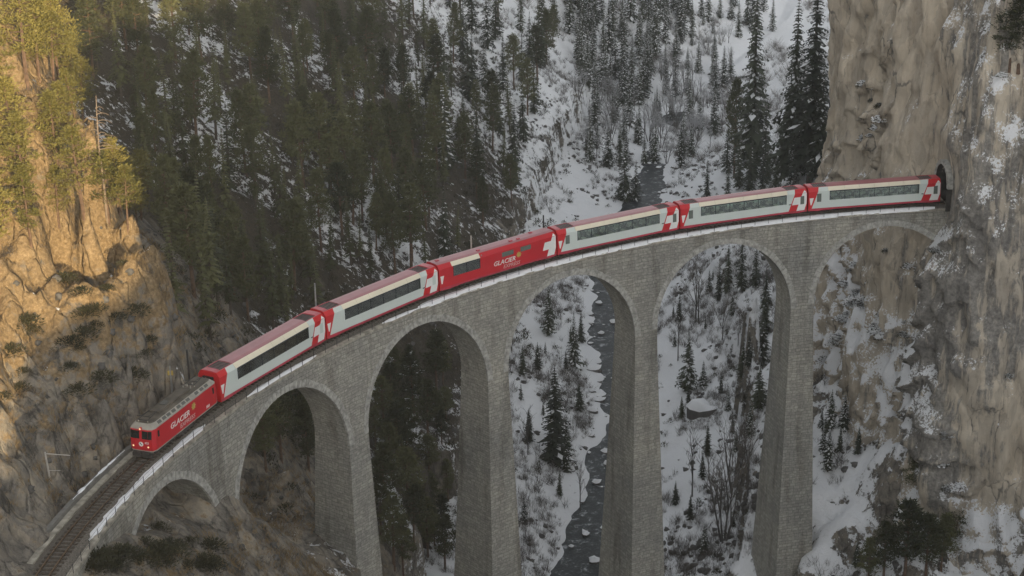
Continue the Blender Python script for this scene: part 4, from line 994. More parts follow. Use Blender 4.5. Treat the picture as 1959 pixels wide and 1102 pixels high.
#@@TREES
# ------------------------------------------------------------------ trees and bushes
class Leaf:
    """many small faces collected as arrays"""
    def __init__(s): s.v = []; s.f = []; s.m = []
    def tri(s, a, b, c, mi=0):
        n = len(s.v); s.v += [a, b, c]; s.f.append((n, n+1, n+2)); s.m.append(mi)
    def mesh(s, name, mats): return np_mesh(name, s.v, s.f, mats, False, None, s.m)
def spruce_meshes(name, h, r, seed, snow, whorls=34, bare=.06, dense=7, needles='spruce'):
    rd = random.Random(seed); L = Leaf()
    for k in range(whorls):
        q = bare+(1-bare)*(k/(whorls-1))**.92; z = h*q
        R = r*(1-q)**.82*(1.0 if k % 2 else .82)*rd.uniform(.75, 1.12)+.10
        nb = max(4, int(dense*(1-q*.45))); a0 = rd.uniform(0, 6.28)
        if rd.random() < .08 and q < .8: nb = max(2, nb-3)
        for j in range(nb):
            a = a0+6.283*j/nb+rd.uniform(-.3, .3); rr = R*rd.uniform(.6, 1.15); dr = rd.uniform(.22, .5)
            ca, sa = math.cos(a), math.sin(a); wd = .17*rr+.16
            def P(t, s_, dz=0): return (ca*rr*t-sa*s_, sa*rr*t+ca*s_, z-dr*rr*t**1.3+.14*rr*max(0, t-.75)+dz)
            L.tri(P(0, 0), P(.5, wd), P(.45, -wd)); L.tri(P(.45, -wd), P(.5, wd), P(1, 0))
            for t in (.35, .6, .82):
                for sg in (-1, 1):
                    e = wd*(1.5-.7*t)*rd.uniform(.7, 1.2)
                    L.tri(P(t, 0), P(t+.16, sg*e, -.12*rr*rd.uniform(.3, 1)), P(t+.06, sg*e*.25, -.22*rr*rd.uniform(.3, 1.2)))
            if rd.random() < snow:
                t0, t1 = rd.uniform(.1, .4), rd.uniform(.75, 1.02); ww = wd*rd.uniform(.45, .85)
                L.tri(P(t0, 0, .07), P((t0+t1)/2, ww, .08), P((t0+t1)/2, -ww, .08), 1); L.tri(P((t0+t1)/2, -ww, .08), P((t0+t1)/2, ww, .08), P(t1, 0, .06), 1)
    L.tri((-.10, 0, h*.97), (.10, 0, h*.97), (0, 0, h*1.03)); L.tri((0, -.1, h*.97), (0, .1, h*.97), (0, 0, h*1.03))
    crown = L.mesh(name+'_crown', [M[needles], M['snow']])
    tb = MB(); tb.tube((0, 0, -1.2), (0, 0, h*.5), .014*h+.05, .009*h+.03, 7); tb.tube((0, 0, h*.5), (0, 0, h*.98), .009*h+.03, .02, 6)
    return crown, tb.mesh(name+'_trunk', M['bark'])
def pine_meshes(name, h, r, seed, mat_, snow=0.0, bare=.42, clumps=30, per=64, fine=1.0):
    rd = random.Random(seed); L = Leaf(); tb = MB()
    bx, by = rd.uniform(-.04, .04)*h, rd.uniform(-.04, .04)*h
    def axis(z): q = z/h; return bx*q*q, by*q*q
    pts = [0, .3, .6, .85, .98]
    for q0, q1 in zip(pts[:-1], pts[1:]):
        a, b = axis(q0*h), axis(q1*h); tb.tube((*a, q0*h-(1.0 if q0 == 0 else 0)), (*b, q1*h), (.017*h+.03)*(1-.8*q0), (.017*h+.03)*(1-.8*q1), 6)
    for k in range(clumps):
        q = bare+(1-bare)*(k/(clumps-1))**.9; z = h*q; a = k*2.4+rd.uniform(-.6, .6)
        env = math.sin(math.pi*min(1, max(.05, ((q-bare)/(1-bare))**.75*.92+.12)))**.7
        rr = r*env*rd.uniform(.35, 1.0); ax_, ay_ = axis(z); cx_, cy_ = ax_+rr*math.cos(a), ay_+rr*math.sin(a)
        tb.tube((ax_, ay_, z-.14*rr), (cx_, cy_, z), .012*h*.5+.02, .015, 4, 0, False)
        s = r*rd.uniform(.34, .58)*(1.1-.45*q); fl = rd.uniform(.45, .7)
        for j in range(per):
            u, v_, w_ = rd.gauss(0, .5), rd.gauss(0, .5), rd.gauss(0, .5)
            p_ = np.array((cx_+u*s, cy_+v_*s, z+w_*s*fl)); d_ = np.array((u+rd.uniform(-.5, .5), v_+rd.uniform(-.5, .5), .35+rd.uniform(-.2, .6))); d_ /= np.linalg.norm(d_)+1e-6
            n_ = np.cross(d_, (rd.uniform(-1, 1), rd.uniform(-1, 1), rd.uniform(-1, 1))); n_ /= np.linalg.norm(n_)+1e-6
            ln = fine*rd.uniform(.30, .62)*(.55+.05*h); wd = ln*rd.uniform(.16, .32)
            L.tri(tuple(p_-n_*wd), tuple(p_+n_*wd), tuple(p_+d_*ln))
        if rd.random() < snow:
            for j in range(9):
                u, v_ = rd.gauss(0, .45), rd.gauss(0, .45); p_ = (cx_+u*s, cy_+v_*s, z+s*fl*rd.uniform(.2, .7)); e = rd.uniform(.10, .26)
                L.tri((p_[0]-e, p_[1]-e*.6, p_[2]), (p_[0]+e, p_[1]-e*.3, p_[2]+.03), (p_[0], p_[1]+e, p_[2]+.05), 1)
    return L.mesh(name+'_crown', [mat_, M['snow']]), tb.mesh(name+'_trunk', M['pinebark'])
def bare_meshes(name, h, seed, mat_, stems=1, spread=.35, lim=260):
    rd = random.Random(seed); tr = MB(); tw = MB(); cnt = [0]
    def grow(p0, d, ln, rad, lev):
        if cnt[0] > lim: return
        cnt[0] += 1
        d = d/np.linalg.norm(d); p1 = p0+d*ln
        (tr if lev < 2 else tw).tube(p0, p1, rad, rad*.62, 5 if lev < 2 else 3, 0, False)
        if lev >= 4: return
        for k in range(rd.choice((2, 3, 3)) if lev < 3 else 2):
            nd = d + np.array((rd.uniform(-1, 1), rd.uniform(-1, 1), rd.uniform(-.1, .6)))*(spread+.16*lev)
            grow(p0+(p1-p0)*rd.uniform(.5, 1), nd, ln*rd.uniform(.5, .78), max(.018, rad*.52), lev+1)
        if lev < 2: grow(p1, d+np.array((rd.uniform(-.2, .2), rd.uniform(-.2, .2), .2)), ln*.72, rad*.62, lev+1)
    for k in range(stems):
        a = 6.28*k/max(1, stems); d0 = np.array((math.cos(a)*.22*(stems > 1), math.sin(a)*.22*(stems > 1), 1.0)); cnt[0] = 0
        grow(np.array((math.cos(a)*.15*(stems > 1), math.sin(a)*.15*(stems > 1), -.5)), d0, h*.42, .011*h+.02, 0)
    return tw.mesh(name+'_twigs', mat_), tr.mesh(name+'_trunk', M['barebark'])
def shrub_mesh(name, r, seed, mat_, snow, n=150, fine=1.0):
    rd = random.Random(seed); L = Leaf()
    for k in range(n):
        a, b, q = rd.uniform(0, 6.28), rd.uniform(0, 1.5), rd.random()**.4
        p_ = np.array((r*q*math.cos(a)*math.cos(b), r*q*math.sin(a)*math.cos(b), r*.85*q*math.sin(b)+.05)); d_ = p_/(np.linalg.norm(p_)+.01)+np.array((rd.uniform(-.5, .5), rd.uniform(-.5, .5), rd.uniform(-.2, .6))); n_ = np.cross(d_, (rd.uniform(-1, 1), rd.uniform(-1, 1), rd.uniform(-1, 1))); n_ /= np.linalg.norm(n_)+.01
        ln = fine*r*rd.uniform(.22, .42); L.tri(tuple(p_-n_*ln*.25), tuple(p_+n_*ln*.25), tuple(p_+d_*ln))
        if rd.random() < snow and b > .35:
            e = r*rd.uniform(.12, .26); c_ = p_*1.12; L.tri((c_[0]-e, c_[1]-e*.5, c_[2]), (c_[0]+e, c_[1]-e*.4, c_[2]+.05*r), (c_[0], c_[1]+e, c_[2]+.08*r), 1); L.tri((c_[0]-e, c_[1]-e*.5, c_[2]), (c_[0], c_[1]+e, c_[2]+.08*r), (c_[0]-e*.9, c_[1]+e*.6, c_[2]-.04*r), 1)
    return L.mesh(name, [mat_, M['snow']])
SPR_S = [spruce_meshes('snowy_spruce', 16, 2.6+.3*(k % 3), 100+k, .62, dense=7) for k in range(4)]
SPR_D = [spruce_meshes('spruce', 16, 2.5+.35*(k % 3), 120+k, .16, dense=7) for k in range(4)]
SPR_O = [spruce_meshes('olive_conifer', 14, 2.0+.35*(k % 3), 320+k, .0, 30, .16+.05*(k % 3), 6, 'pine') for k in range(5)]
SPR_B = [spruce_meshes('tall_spruce', 28, 4.0+.4*k, 140+k, .26, whorls=58, bare=.10, dense=9) for k in range(3)]
PIN_D = [pine_meshes('pine', 13, 2.1+.25*(k % 3), 160+k, M['pine'], .0, .30+.04*(k % 3), 32, 95, .78) for k in range(6)]
PIN_S = [pine_meshes('snowy_pine', 14, 2.2, 180+k, M['pine'], .5, .34, 32, 90, .8) for k in range(3)]
PIN_L = [pine_meshes('sunlit_pine', 9, 1.7+.3*(k % 3), 200+k, M['sunpine'], 0, .26+.07*(k % 3), 22, 120, .55) for k in range(5)]
BARE = [bare_meshes('bare_tree', 9, 220+k, M['twig'], 1+(k % 3 == 2)*3) for k in range(5)]
BARE_F = [bare_meshes('frosted_tree', 9, 330+k, M['frost'], 1+(k % 2)*2, .4, 200) for k in range(3)]
SHR = [shrub_mesh('shrub', 1.0, 240+k, M['shrub'], .0, 520, .5) for k in range(3)]
SHS = [shrub_mesh('snowy_shrub', 1.0, 250+k, M['shrub'], .42, 300, .7) for k in range(4)]
USED = []
def place(name, meshes, nom, P, h, label, cat='tree', group=None, wid=1.0, lean=0.0, parts=('crown', 'trunk')):
    k = h/nom; r = empty(name, tuple(P), random.uniform(0, 6.28), label, cat, group); r.scale = (k*wid, k*wid, k)
    r.rotation_euler = (random.uniform(-lean, lean), random.uniform(-lean, lean), r.rotation_euler[2])
    for pn_, me in zip(parts, meshes): link(bpy.data.objects.new(pn_, me), r)
    USED.append((P[0], P[1])); return r
def free(P, d):
    return all((P[0]-a)**2+(P[1]-b)**2 > d*d for a, b in USED)
def hgt(P, px_h):
    return px_h/FPX*np.linalg.norm(P-CAMP)/math.cos(.33)
def inside(poly_, x, y):
    c = False; n = len(poly_)
    for i in range(n):
        (x0, y0), (x1, y1) = poly_[i], poly_[i-1]
        if (y0 > y) != (y1 > y) and x < (x1-x0)*(y-y0)/(y1-y0)+x0: c = not c
    return c
def clear_line(P):
    r = math.hypot(P[0], P[1]); s = (math.pi-math.atan2(P[1], P[0]))*RAD
    return not (-90 < s < 140 and abs(r-RAD) < (4.2 if s < 12 else 7.5))
def sow(poly_, count, gap, fn, tries=14, t0=125.0):
    xs = [q[0] for q in poly_]; ys = [q[1] for q in poly_]; n = 0
    for _ in range(count*tries):
        if n >= count: break
        x, y = random.uniform(min(xs), max(xs)), random.uniform(min(ys), max(ys))
        if not inside(poly_, x, y): continue
        P = hit(x, y, t0)
        if P is None or not free(P, gap) or not clear_line(P): continue
        if math.hypot(P[0], P[1]) < RAD-6 and P[1] < 90 and P[0] < -70 and P[2] > -12: pass
        fn(P, x, y); n += 1
    return n
# --- trees that stand out one by one
def one(name, meshes, nom, px, py, top, label, wid=1.0, dt=0.0, **kw):
    P = hit(px, py)
    if P is None: return None
    return place(name, meshes, nom, P, hgt(P, py-top), label, wid=wid, **kw)
def onear(name, meshes, nom, px, py, top, t, label, wid=1.0, **kw):
    P = np.array(at(px, py, t)); P[2] = gz(P[0], P[1]); Q = at(px, top, t)
    return place(name, meshes, nom, P, Q[2]-P[2], label, wid=wid, **kw)
one('spruce', SPR_B[0], 28, 1437, 345, -8, 'tallest dark spruce above the fifth coach, left of the rock wall', .95)
one('spruce', SPR_B[1], 28, 1548, 352, -30, 'broad tall spruce with snowy boughs standing right against the rock wall edge', 1.0)
one('spruce', SPR_B[2], 28, 1514, 352, 15, 'tall dark spruce just left of the broad one beside the rock wall', .85)
one('spruce', SPR_B[1], 28, 1566, 352, 130, 'shorter dark spruce squeezed against the rock wall edge', 1.0)
one('pine', PIN_D[1], 13, 1404, 340, 165, 'dark pine with a bare lower trunk left of the tallest spruce', .6)
one('spruce', SPR_D[0], 16, 1462, 345, 200, 'dark spruce at the right foot of the tallest spruce', .9)
one('spruce', SPR_S[0], 16, 1307, 292, 214, 'small snowy spruce standing alone on the pale brushy flat', 1.25)
one('spruce', SPR_S[1], 16, 1322, 298, 240, 'smallest snowy spruce right beside the lone one on the flat', 1.3)
one('spruce', SPR_S[2], 16, 1195, 385, 268, 'snowy spruce in front of the dark upper river, above the fourth coach', 1.1)
one('spruce', SPR_S[3], 16, 1216, 390, 310, 'lower snowy spruce right of the one before the upper river', 1.2)
one('spruce', SPR_D[1], 16, 1062, 886, 702, 'dark pointed spruce on the river bank seen through the third tall arch', 1.25)
one('spruce', SPR_S[1], 16, 1098, 700, 600, 'snow laden spruce by the river in the upper part of the third tall arch', 1.2)
one('spruce', SPR_S[0], 16, 1050, 640, 545, 'snowy spruce under the left curve of the third tall arch', 1.3)
one('spruce', SPR_S[2], 16, 1316, 745, 638, 'thick snowy spruce left in the fourth tall arch, above a snow covered rock', 1.3)
one('spruce', SPR_S[3], 16, 1345, 742, 690, 'small snowy spruce right behind the thick one in the fourth tall arch', 1.5)
for k, (x, y, t_) in enumerate(((1392, 560, 462), (1418, 556, 450), (1445, 548, 468), (1375, 575, 500))):
    one('spruce', SPR_D[k % 3], 16, x, y, t_, ['tall dark spruce at the top left in the fourth tall arch', 'tallest dark spruce at the top middle in the fourth tall arch', 'dark spruce at the top right in the fourth tall arch', 'short dark spruce low at the left of the group in the fourth tall arch'][k], .95)
for k, (x, y, t_) in enumerate(((1463, 640, 560), (1458, 700, 610), (1452, 780, 700), (1464, 590, 520))):
    one('spruce', SPR_D[k % 4], 16, x, y, t_, ['dark conifer half hidden behind the left face of the rightmost pier', 'dark conifer second from the top behind the rightmost pier', 'lowest dark conifer behind the left face of the rightmost pier', 'topmost dark conifer beside the rightmost pier'][k], 1.5)
for k, (x, y, t_, st) in enumerate(((1384, 1035, 860, 2), (1402, 940, 800, 2), (1430, 950, 800, 0), (1324, 950, 815, 1), (1331, 616, 490, 3), (1336, 616, 500, 4), (1297, 690, 590, 1), (1382, 650, 560, 0), (1412, 660, 600, 3), (1240, 900, 800, 0), (1110, 980, 880, 1), (1010, 870, 770, 3))):
    one('bare_tree', BARE[st], 9, x, y, t_, ['clump of bare pale stems low in the fourth tall arch', 'fan of bare dark stems in the middle of the snow in the fourth tall arch', 'bare tree beside the fan of stems in the fourth tall arch', 'lone bare trunk on the snow left in the fourth tall arch', 'left one of two thin bare trunks high in the fourth tall arch', 'right one of two thin bare trunks high in the fourth tall arch', 'bare tree at the left edge of the fourth tall arch', 'bare tree under the dark pines in the fourth tall arch', 'small bare tree right of the middle in the fourth tall arch', 'bare tree on the right river bank by the middle pier', 'bare tree low on the left river bank in the third tall arch', 'bare tree on the upper left bank in the third tall arch'][k], parts=('twigs', 'trunk'))
PX_ = [(1690, 1110, 1000), (1730, 1115, 960), (1770, 1110, 990), (1660, 1120, 1030), (1800, 1090, 985), (1825, 1060, 970)]
LB_ = ['dark pine second from the left in the bottom right clump', 'tallest dark pine in the bottom right clump', 'dark pine in the middle of the bottom right clump', 'leftmost dark pine in the bottom right clump', 'dark pine second from the right in the bottom right clump', 'rightmost dark pine in the bottom right clump']
for k, (x, y, t_) in enumerate(PX_): one('pine', PIN_D[k], 13, x, y, t_, LB_[k], 1.25)
one('pine', PIN_D[0], 13, 1838, 985, 888, 'bushy dark pine at the foot of the smooth tan rock slab', 1.6)
one('pine', PIN_D[3], 13, 1745, 945, 872, 'short dark pine left at the foot of the rock wall', 1.5)
# dead snag and the pines beside it, on the sunlit spur
sgm = MB(); rd = random.Random(5); pts = [(0, 0, -.8), (.06, 0, 3), (-.05, .05, 6), (.05, 0, 8.6), (.16, 0, 10.6)]
for k in range(4): sgm.tube(pts[k], pts[k+1], .12*(1-.22*k), .12*(1-.22*(k+1))+.01, 6)
brn = []
for k in range(17):
    z = 5.2+k*.27; a = rd.choice((0, 0, .5, -.5, 3.1, 2.6))+rd.uniform(-.4, .4); ln = rd.uniform(.8, 1.9)*(1.1-.03*k); b0 = np.array((0, 0, z)); c_ = np.array((math.cos(a), math.sin(a), 0))
    m_b = MB(); prev = b0
    for t in (.4, .75, 1.0):
        q = b0+c_*ln*t+np.array((0, 0, .28*math.sin(t*2.6)-.30*t)); m_b.tube(prev, q, .045*(1.1-t*.6), .045*(.9-t*.7), 4, 0, False); prev = q
    brn.append(m_b)
Ps = hit(204, 418)
snag = empty('dead_tree', tuple(Ps), math.atan2(RGT[1], RGT[0]), 'bare bleached dead tree with short side branches on the sunlit spur', 'tree'); kk_ = hgt(Ps, 418-190)/11.0; snag.scale = (kk_, kk_, kk_)
sgm.build('trunk', M['deadwood'], snag)
for m_b in brn: m_b.build('branch', M['deadwood'], snag)
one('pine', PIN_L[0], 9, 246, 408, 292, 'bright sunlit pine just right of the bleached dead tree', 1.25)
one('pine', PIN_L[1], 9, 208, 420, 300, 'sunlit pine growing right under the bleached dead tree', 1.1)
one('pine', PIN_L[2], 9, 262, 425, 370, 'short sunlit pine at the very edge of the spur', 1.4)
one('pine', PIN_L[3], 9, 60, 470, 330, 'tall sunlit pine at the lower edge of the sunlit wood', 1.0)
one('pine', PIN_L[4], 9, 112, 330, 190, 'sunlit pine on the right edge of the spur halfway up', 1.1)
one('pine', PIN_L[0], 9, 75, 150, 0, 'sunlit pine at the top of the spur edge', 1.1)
# --- the sunlit pines on the spur
ORD = 'first second third fourth fifth sixth seventh eighth ninth tenth eleventh twelfth thirteenth fourteenth fifteenth sixteenth seventeenth eighteenth nineteenth twentieth twentyfirst twentysecond twentythird twentyfourth twentyfifth'.split()
SOWN = []
def note(o, x, y, look, region, base, step): SOWN.append((o, x, y, look, region, base, step)); return o
def name_sown():
    cells = {}
    for o, x, y, look, region, base, step in SOWN:
        b_ = max(0, min(len(ORD)-1, int((base(x)-y)/step))); cells.setdefault((region, b_), []).append((x, o, look))
    for (region, b_), it in cells.items():
        it.sort(key=lambda q: q[0])
        for k, (x, o, look) in enumerate(it):
            o['label'] = f'{look}, {ORD[min(k, 24)]} from left, {ORD[b_]} row up {region}'
def spurpine(P, x, y):
    note(place('pine', random.choice(PIN_L), 9, P, random.uniform(4.5, 10.0), None, group='sunlit pines on the left spur', wid=random.uniform(.9, 1.3), lean=.06), x, y, 'sunlit yellow green pine', 'on the spur', lambda x: 470, 90)
sow([(-30, -60), (80, -60), (120, 130), (180, 270), (262, 400), (240, 440), (120, 420), (60, 500), (-30, 520)], 46, 3.0, spurpine)
sow([(235, 320), (262, 330), (288, 430), (240, 450)], 4, 1.8, spurpine)
# --- shrubs on the spur
def spurbush(P, x, y):
    o = bpy.data.objects.new('shrub', random.choice(SHR)); COL.objects.link(o); P = P.copy(); o.location = P; k = random.uniform(.7, 1.6); o.scale = (k*1.2, k*1.2, k*.8); o.rotation_euler = (0, 0, random.uniform(0, 6))
    tag(o, None, 'bush', 'bushes on the left rock' if y < 880 else 'bushes below the near end of the viaduct'); note(o, x, y, 'dark bush' if y < 880 else 'dark green bush', 'left of the track' if y < 880 else 'below the near arch', (lambda x: 800) if y < 880 else (lambda x: 1103), 60)
sow([(0, 480), (260, 430), (320, 660), (240, 760), (0, 800)], 24, 2.4, spurbush)
sow([(180, 1060), (260, 1020), (420, 1000), (440, 1102), (160, 1102)], 26, 1.1, spurbush)
# --- the dark forest on the left valley side
CO = [(420, 'behind the locomotive'), (625, 'behind the first coach'), (842, 'behind the second coach'), (1070, 'behind the red dining coach'), (1305, 'behind the fourth coach'), (1545, 'behind the fifth coach'), (9999, 'behind the last coach')]
def where(x, y, ytrain):
    b_ = [n_ for lim_, n_ in CO if x < lim_][0]; d_ = ytrain-y
    return b_, ('low' if d_ < 130 else 'partway up' if d_ < 330 else 'high up')
def ytrain(x): return float(np.interp(x, [250, 420, 625, 842, 1070, 1305, 1545, 1800], [800, 690, 575, 490, 430, 380, 345, 335]))
def forest(P, x, y):
    b_, l_ = where(x, y, ytrain(x)); sn_ = smoothstep(600, 1000, x)*.8
    if x > 850 and random.random() < .5: o = place('spruce', random.choice(SPR_S if random.random() < .35 else SPR_D), 16, P, random.uniform(13, 20), None, group='spruces on the wooded left slope', wid=random.uniform(.85, 1.1), lean=.03); k_ = 'dark spruce'
    elif random.random() < sn_*.6: o = place('pine', random.choice(PIN_S), 14, P, random.uniform(11, 17), None, group='pines on the wooded left slope', wid=random.uniform(.85, 1.15), lean=.04); k_ = 'snow dusted pine'
    elif random.random() < .6: o = place('conifer', random.choice(SPR_O), 14, P, random.uniform(9.5, 17), None, group='olive conifers on the wooded left slope', wid=random.uniform(.75, 1.1), lean=.05); k_ = 'olive green conifer'
    else: o = place('pine', random.choice(PIN_D), 13, P, random.uniform(10, 16.5), None, group='pines on the wooded left slope', wid=random.uniform(.8, 1.15), lean=.04); k_ = 'dark olive pine'
    note(o, x, y, k_, b_, ytrain, 62)
FOREST = [(130, -60), (1075, -80), (1062, 120), (1020, 230), (985, 330), (1000, 440), (860, 500), (640, 590), (420, 700), (350, 720), (330, 560), (300, 420), (230, 250), (150, 120)]
sow(FOREST, 280, 3.3, forest, 12, 190.0)
def snowslope(P, x, y):  # far snowy spruces, built from the spruce meshes
    note(place('far_spruce', random.choice(SPR_S), 16, P, random.uniform(13, 21), None, group='snowy spruces on the far white slope', wid=random.uniform(.85, 1.1)), x, y, 'snow covered spruce', 'on the far slope', lambda x: 200, 22)
sow([(1080, -60), (1330, -60), (1330, 110), (1285, 60), (1230, 190), (1150, 190), (1095, 150)], 85, 4.0, snowslope, 12, 300.0)
def frosted(P, x, y):
    note(place('bare_tree', random.choice(BARE_F), 9, P, random.uniform(6, 12), None, group='frosted bare trees in the upper valley', wid=1.2, parts=('twigs', 'trunk')), x, y, 'frosted bare tree', 'of the upper valley', lambda x: 360, 28)
sow([(1090, 190), (1330, 110), (1400, 60), (1400, 300), (1290, 330), (1200, 260), (1110, 330)], 60, 3.4, frosted, 12, 300.0)
sow([(1090, 30), (1400, 20), (1400, 200), (1330, 330), (1240, 320), (1110, 320), (1130, 180)], 60, 3.6, lambda P, x, y: note(place('spruce', random.choice(SPR_S), 16, P, random.uniform(7, 17), None, group='snowy spruces on the upper valley floor', wid=random.uniform(.9, 1.2)), x, y, 'snowy spruce', 'on the upper valley floor', lambda x: 340, 30), 12, 300.0)
sow([(1330, -60), (1480, -40), (1480, 60), (1340, 110)], 16, 7.0, snowslope, 12, 400.0)
def rightwood(P, x, y):
    r = place('spruce', random.choice(SPR_D+SPR_S[:1]), 16, P, random.uniform(8, 15), None, group='spruces behind the fifth coach', wid=random.uniform(.9, 1.25)); note(r, x, y, 'dark spruce', 'behind the fifth coach', lambda x: 400, 50)
sow([(1360, 330), (1580, 250), (1570, 370), (1340, 390)], 26, 3.4, rightwood, 12, 200.0)
def banktree(P, x, y):
    note(place('spruce', random.choice(SPR_S+SPR_D), 16, P, random.uniform(2.5, 7), None, group='young spruces on the banks under the viaduct', wid=1.25), x, y, 'young spruce', 'of the snowy banks under the arches', lambda x: 1103, 60)
sow([(985, 700), (1130, 560), (1110, 800), (1060, 1000), (1000, 1050)], 16, 2.5, banktree)
sow([(1275, 560), (1480, 500), (1440, 900), (1420, 1080), (1290, 1090)], 22, 2.5, banktree)
sow([(1570, 800), (1690, 850), (1650, 1090), (1570, 1080)], 10, 2.0, banktree)
def archwood(P, x, y):
    if x < 640: note(place('pine', random.choice(PIN_D), 13, P, random.uniform(7, 11), None, group='pines in the first tall arch', wid=1.2), x, y, 'dark pine', 'in the first tall arch', lambda x: 910, 60)
    else: note(place('pine', random.choice(PIN_D+PIN_S[:1]), 13, P, random.uniform(6, 11), None, group='pines in the second tall arch', wid=1.2), x, y, 'dark pine', 'in the second tall arch', lambda x: 1103, 70)
sow([(480, 820), (600, 770), (605, 900), (560, 900), (480, 900)], 13, 2.4, archwood)
sow([(705, 800), (790, 780), (868, 860), (860, 1102), (740, 1102), (710, 960)], 24, 3.0, archwood)
sow([(740, 700), (860, 700), (868, 860), (720, 780)], 6, 4.0, archwood)
# --- snow laden bushes on the ledges of the rock wall
cvx = np.stack([CXg, CYg, CZg], -1); nzc = np.zeros(CXg.shape)
gu = np.gradient(cvx, axis=0); gv = np.gradient(cvx, axis=1); nn_ = np.cross(gu, gv); nn_ /= np.linalg.norm(nn_, axis=-1, keepdims=True)+1e-9
up_ = np.abs(nn_[..., 2])*np.sign(nn_[..., 2]*1.0); cand = np.argwhere(np.abs(nn_[..., 2]) > .45); random.shuffle(cl_ := cand.tolist()); nb = 0
for i_, j_ in cl_:
    if nb >= 70: break
    P = cvx[i_, j_]; x, y, w_ = project(P)
    if not (1570 < x < 1990 and -20 < y < 1000) or (1730 < x < 1830 and 290 < y < 480): continue
    cl2 = float(vnoise(P[0]*.09, P[1]*.09, P[2]*.09, 311))
    if cl2 < .05 + (.25 if x < 1730 and y < 480 else 0): continue
    if P[2] < gz(P[0], P[1]): continue
    o = bpy.data.objects.new('snowy_shrub', random.choice(SHS)); COL.objects.link(o); o.location = P; k = random.uniform(.5, 1.35); o.scale = (k, k, k*.85); o.rotation_euler = (0, 0, random.uniform(0, 6.28)); nb += 1
    zn = 'above the tunnel' if y < 330 else ('right of the last arch' if x > 1800 else 'under the last arch'); tag(o, None, 'bush', f'snowy bushes {zn}'); note(o, x, y, 'snow laden ledge bush', zn, (lambda x: 330) if y < 330 else (lambda x: 1000), 60)
# pines clinging to the top right of the wall
for k, (x, y, t_) in enumerate(((1905, 95, 20), (1935, 110, 10), (1955, 120, -10), (1945, 290, 205), (1958, 250, 180))):
    best = min((abs(project(cvx[i, j])[0]-x)+abs(project(cvx[i, j])[1]-y), i, j) for i in range(0, cvx.shape[0], 3) for j in range(70, cvx.shape[1], 6))
    P = cvx[best[1], best[2]]+np.array((0, 0, -.4)); place('pine', PIN_D[k], 13, P, hgt(P, y-t_), ['left dark pine at the top right corner on the rock wall', 'middle dark pine at the top right corner on the rock wall', 'rightmost dark pine at the top right corner on the rock wall', 'dark pine on the rock wall at the right picture edge', 'upper dark pine on the rock wall at the right picture edge'][k], wid=1.5)
# --- boulders in and beside the river, with snow caps
def boulder_mesh(seed):
    rr = np.random.default_rng(seed); n, m_ = 9, 6; V = []
    for i in range(m_+1):
        for j in range(n):
            th, ph = math.pi*i/m_, 2*math.pi*j/n; d = np.array((math.sin(th)*math.cos(ph), math.sin(th)*math.sin(ph), math.cos(th))); q = 1+.42*float(vnoise(*(d*1.6+seed*3.1), 5))+.2*float(vnoise(*(d*3.7+seed), 8)); V.append(d*q*np.array((1, .78, .72)))
    F = [(i*n+j, (i+1)*n+j, (i+1)*n+(j+1) % n, i*n+(j+1) % n) for i in range(m_) for j in range(n)]
    V = np.array(V); rock = np_mesh('boulder', V, F, M['boulder'], False)
    k = 2; cap = V[:(k+1)*n]*np.array((1.06, 1.06, 1.1))+np.array((0, 0, .04)); return rock, np_mesh('snow_cap', cap, F[:k*n], M['snow'], True)
BLD = [boulder_mesh(k) for k in range(5)]
nb = 0
for _ in range(900):
    if nb >= 170: break
    y = random.uniform(88, 350); x0, z0 = river_at(y); d = random.choice((-1, 1))*random.uniform(.6, 8.0); x = x0+d; xp, yp, _w2 = project((x, y, z0))
    if not (900 < xp < 1500): continue
    sz = random.uniform(.3, 1.0)**2*1.75*(1.15 if abs(d) > 4.5 else .75); z = max(z0-.25, gz(x, y)-.1); r_ = empty('boulder', (x, y, z-.12*sz), random.uniform(0, 6), None, 'boulder'); r_.scale = (sz, sz, sz); nb += 1
    tag(r_, None, None, 'snow capped boulders in the river'); note(r_, xp, yp, 'snow capped boulder', 'of the river', lambda x: 1103, 34)
    b_ = random.choice(BLD); link(bpy.data.objects.new('rock', b_[0]), r_); link(bpy.data.objects.new('snow_cap', b_[1]), r_)
Pb = hit(1345, 790); r_ = empty('boulder', (Pb[0], Pb[1], Pb[2]-.4), .4, 'large snow covered rock on the right bank in the fourth tall arch', 'boulder'); r_.scale = (3.0, 2.6, 3.4)
link(bpy.data.objects.new('rock', BLD[1][0]), r_); link(bpy.data.objects.new('snow_cap', BLD[1][1]), r_)
# --- brush, stones and low cover nobody could count
def scatter(name, label, tmpl, mats, spots, mi=None):
    """tmpl: (verts, faces); spots: rows of x, y, z, scale, turn"""
    V, F = np.asarray(tmpl[0], float), np.asarray(tmpl[1]); n = len(V); sp_ = np.asarray(spots, float); c, s = np.cos(sp_[:, 4]), np.sin(sp_[:, 4])
    X = (V[None, :, 0]*c[:, None]-V[None, :, 1]*s[:, None])*sp_[:, 3:4]+sp_[:, 0:1]; Y = (V[None, :, 0]*s[:, None]+V[None, :, 1]*c[:, None])*sp_[:, 3:4]+sp_[:, 1:2]; Z = V[None, :, 2]*sp_[:, 3:4]+sp_[:, 2:3]
    VV = np.stack([X, Y, Z], -1).reshape(-1, 3); FF = (F[None]+np.arange(len(sp_))[:, None, None]*n).reshape(-1, F.shape[1])
    o = link(bpy.data.objects.new(name, np_mesh(name, VV, FF, mats, False, None, None if mi is None else np.tile(mi, len(sp_))))); return tag(o, label, kind='stuff')
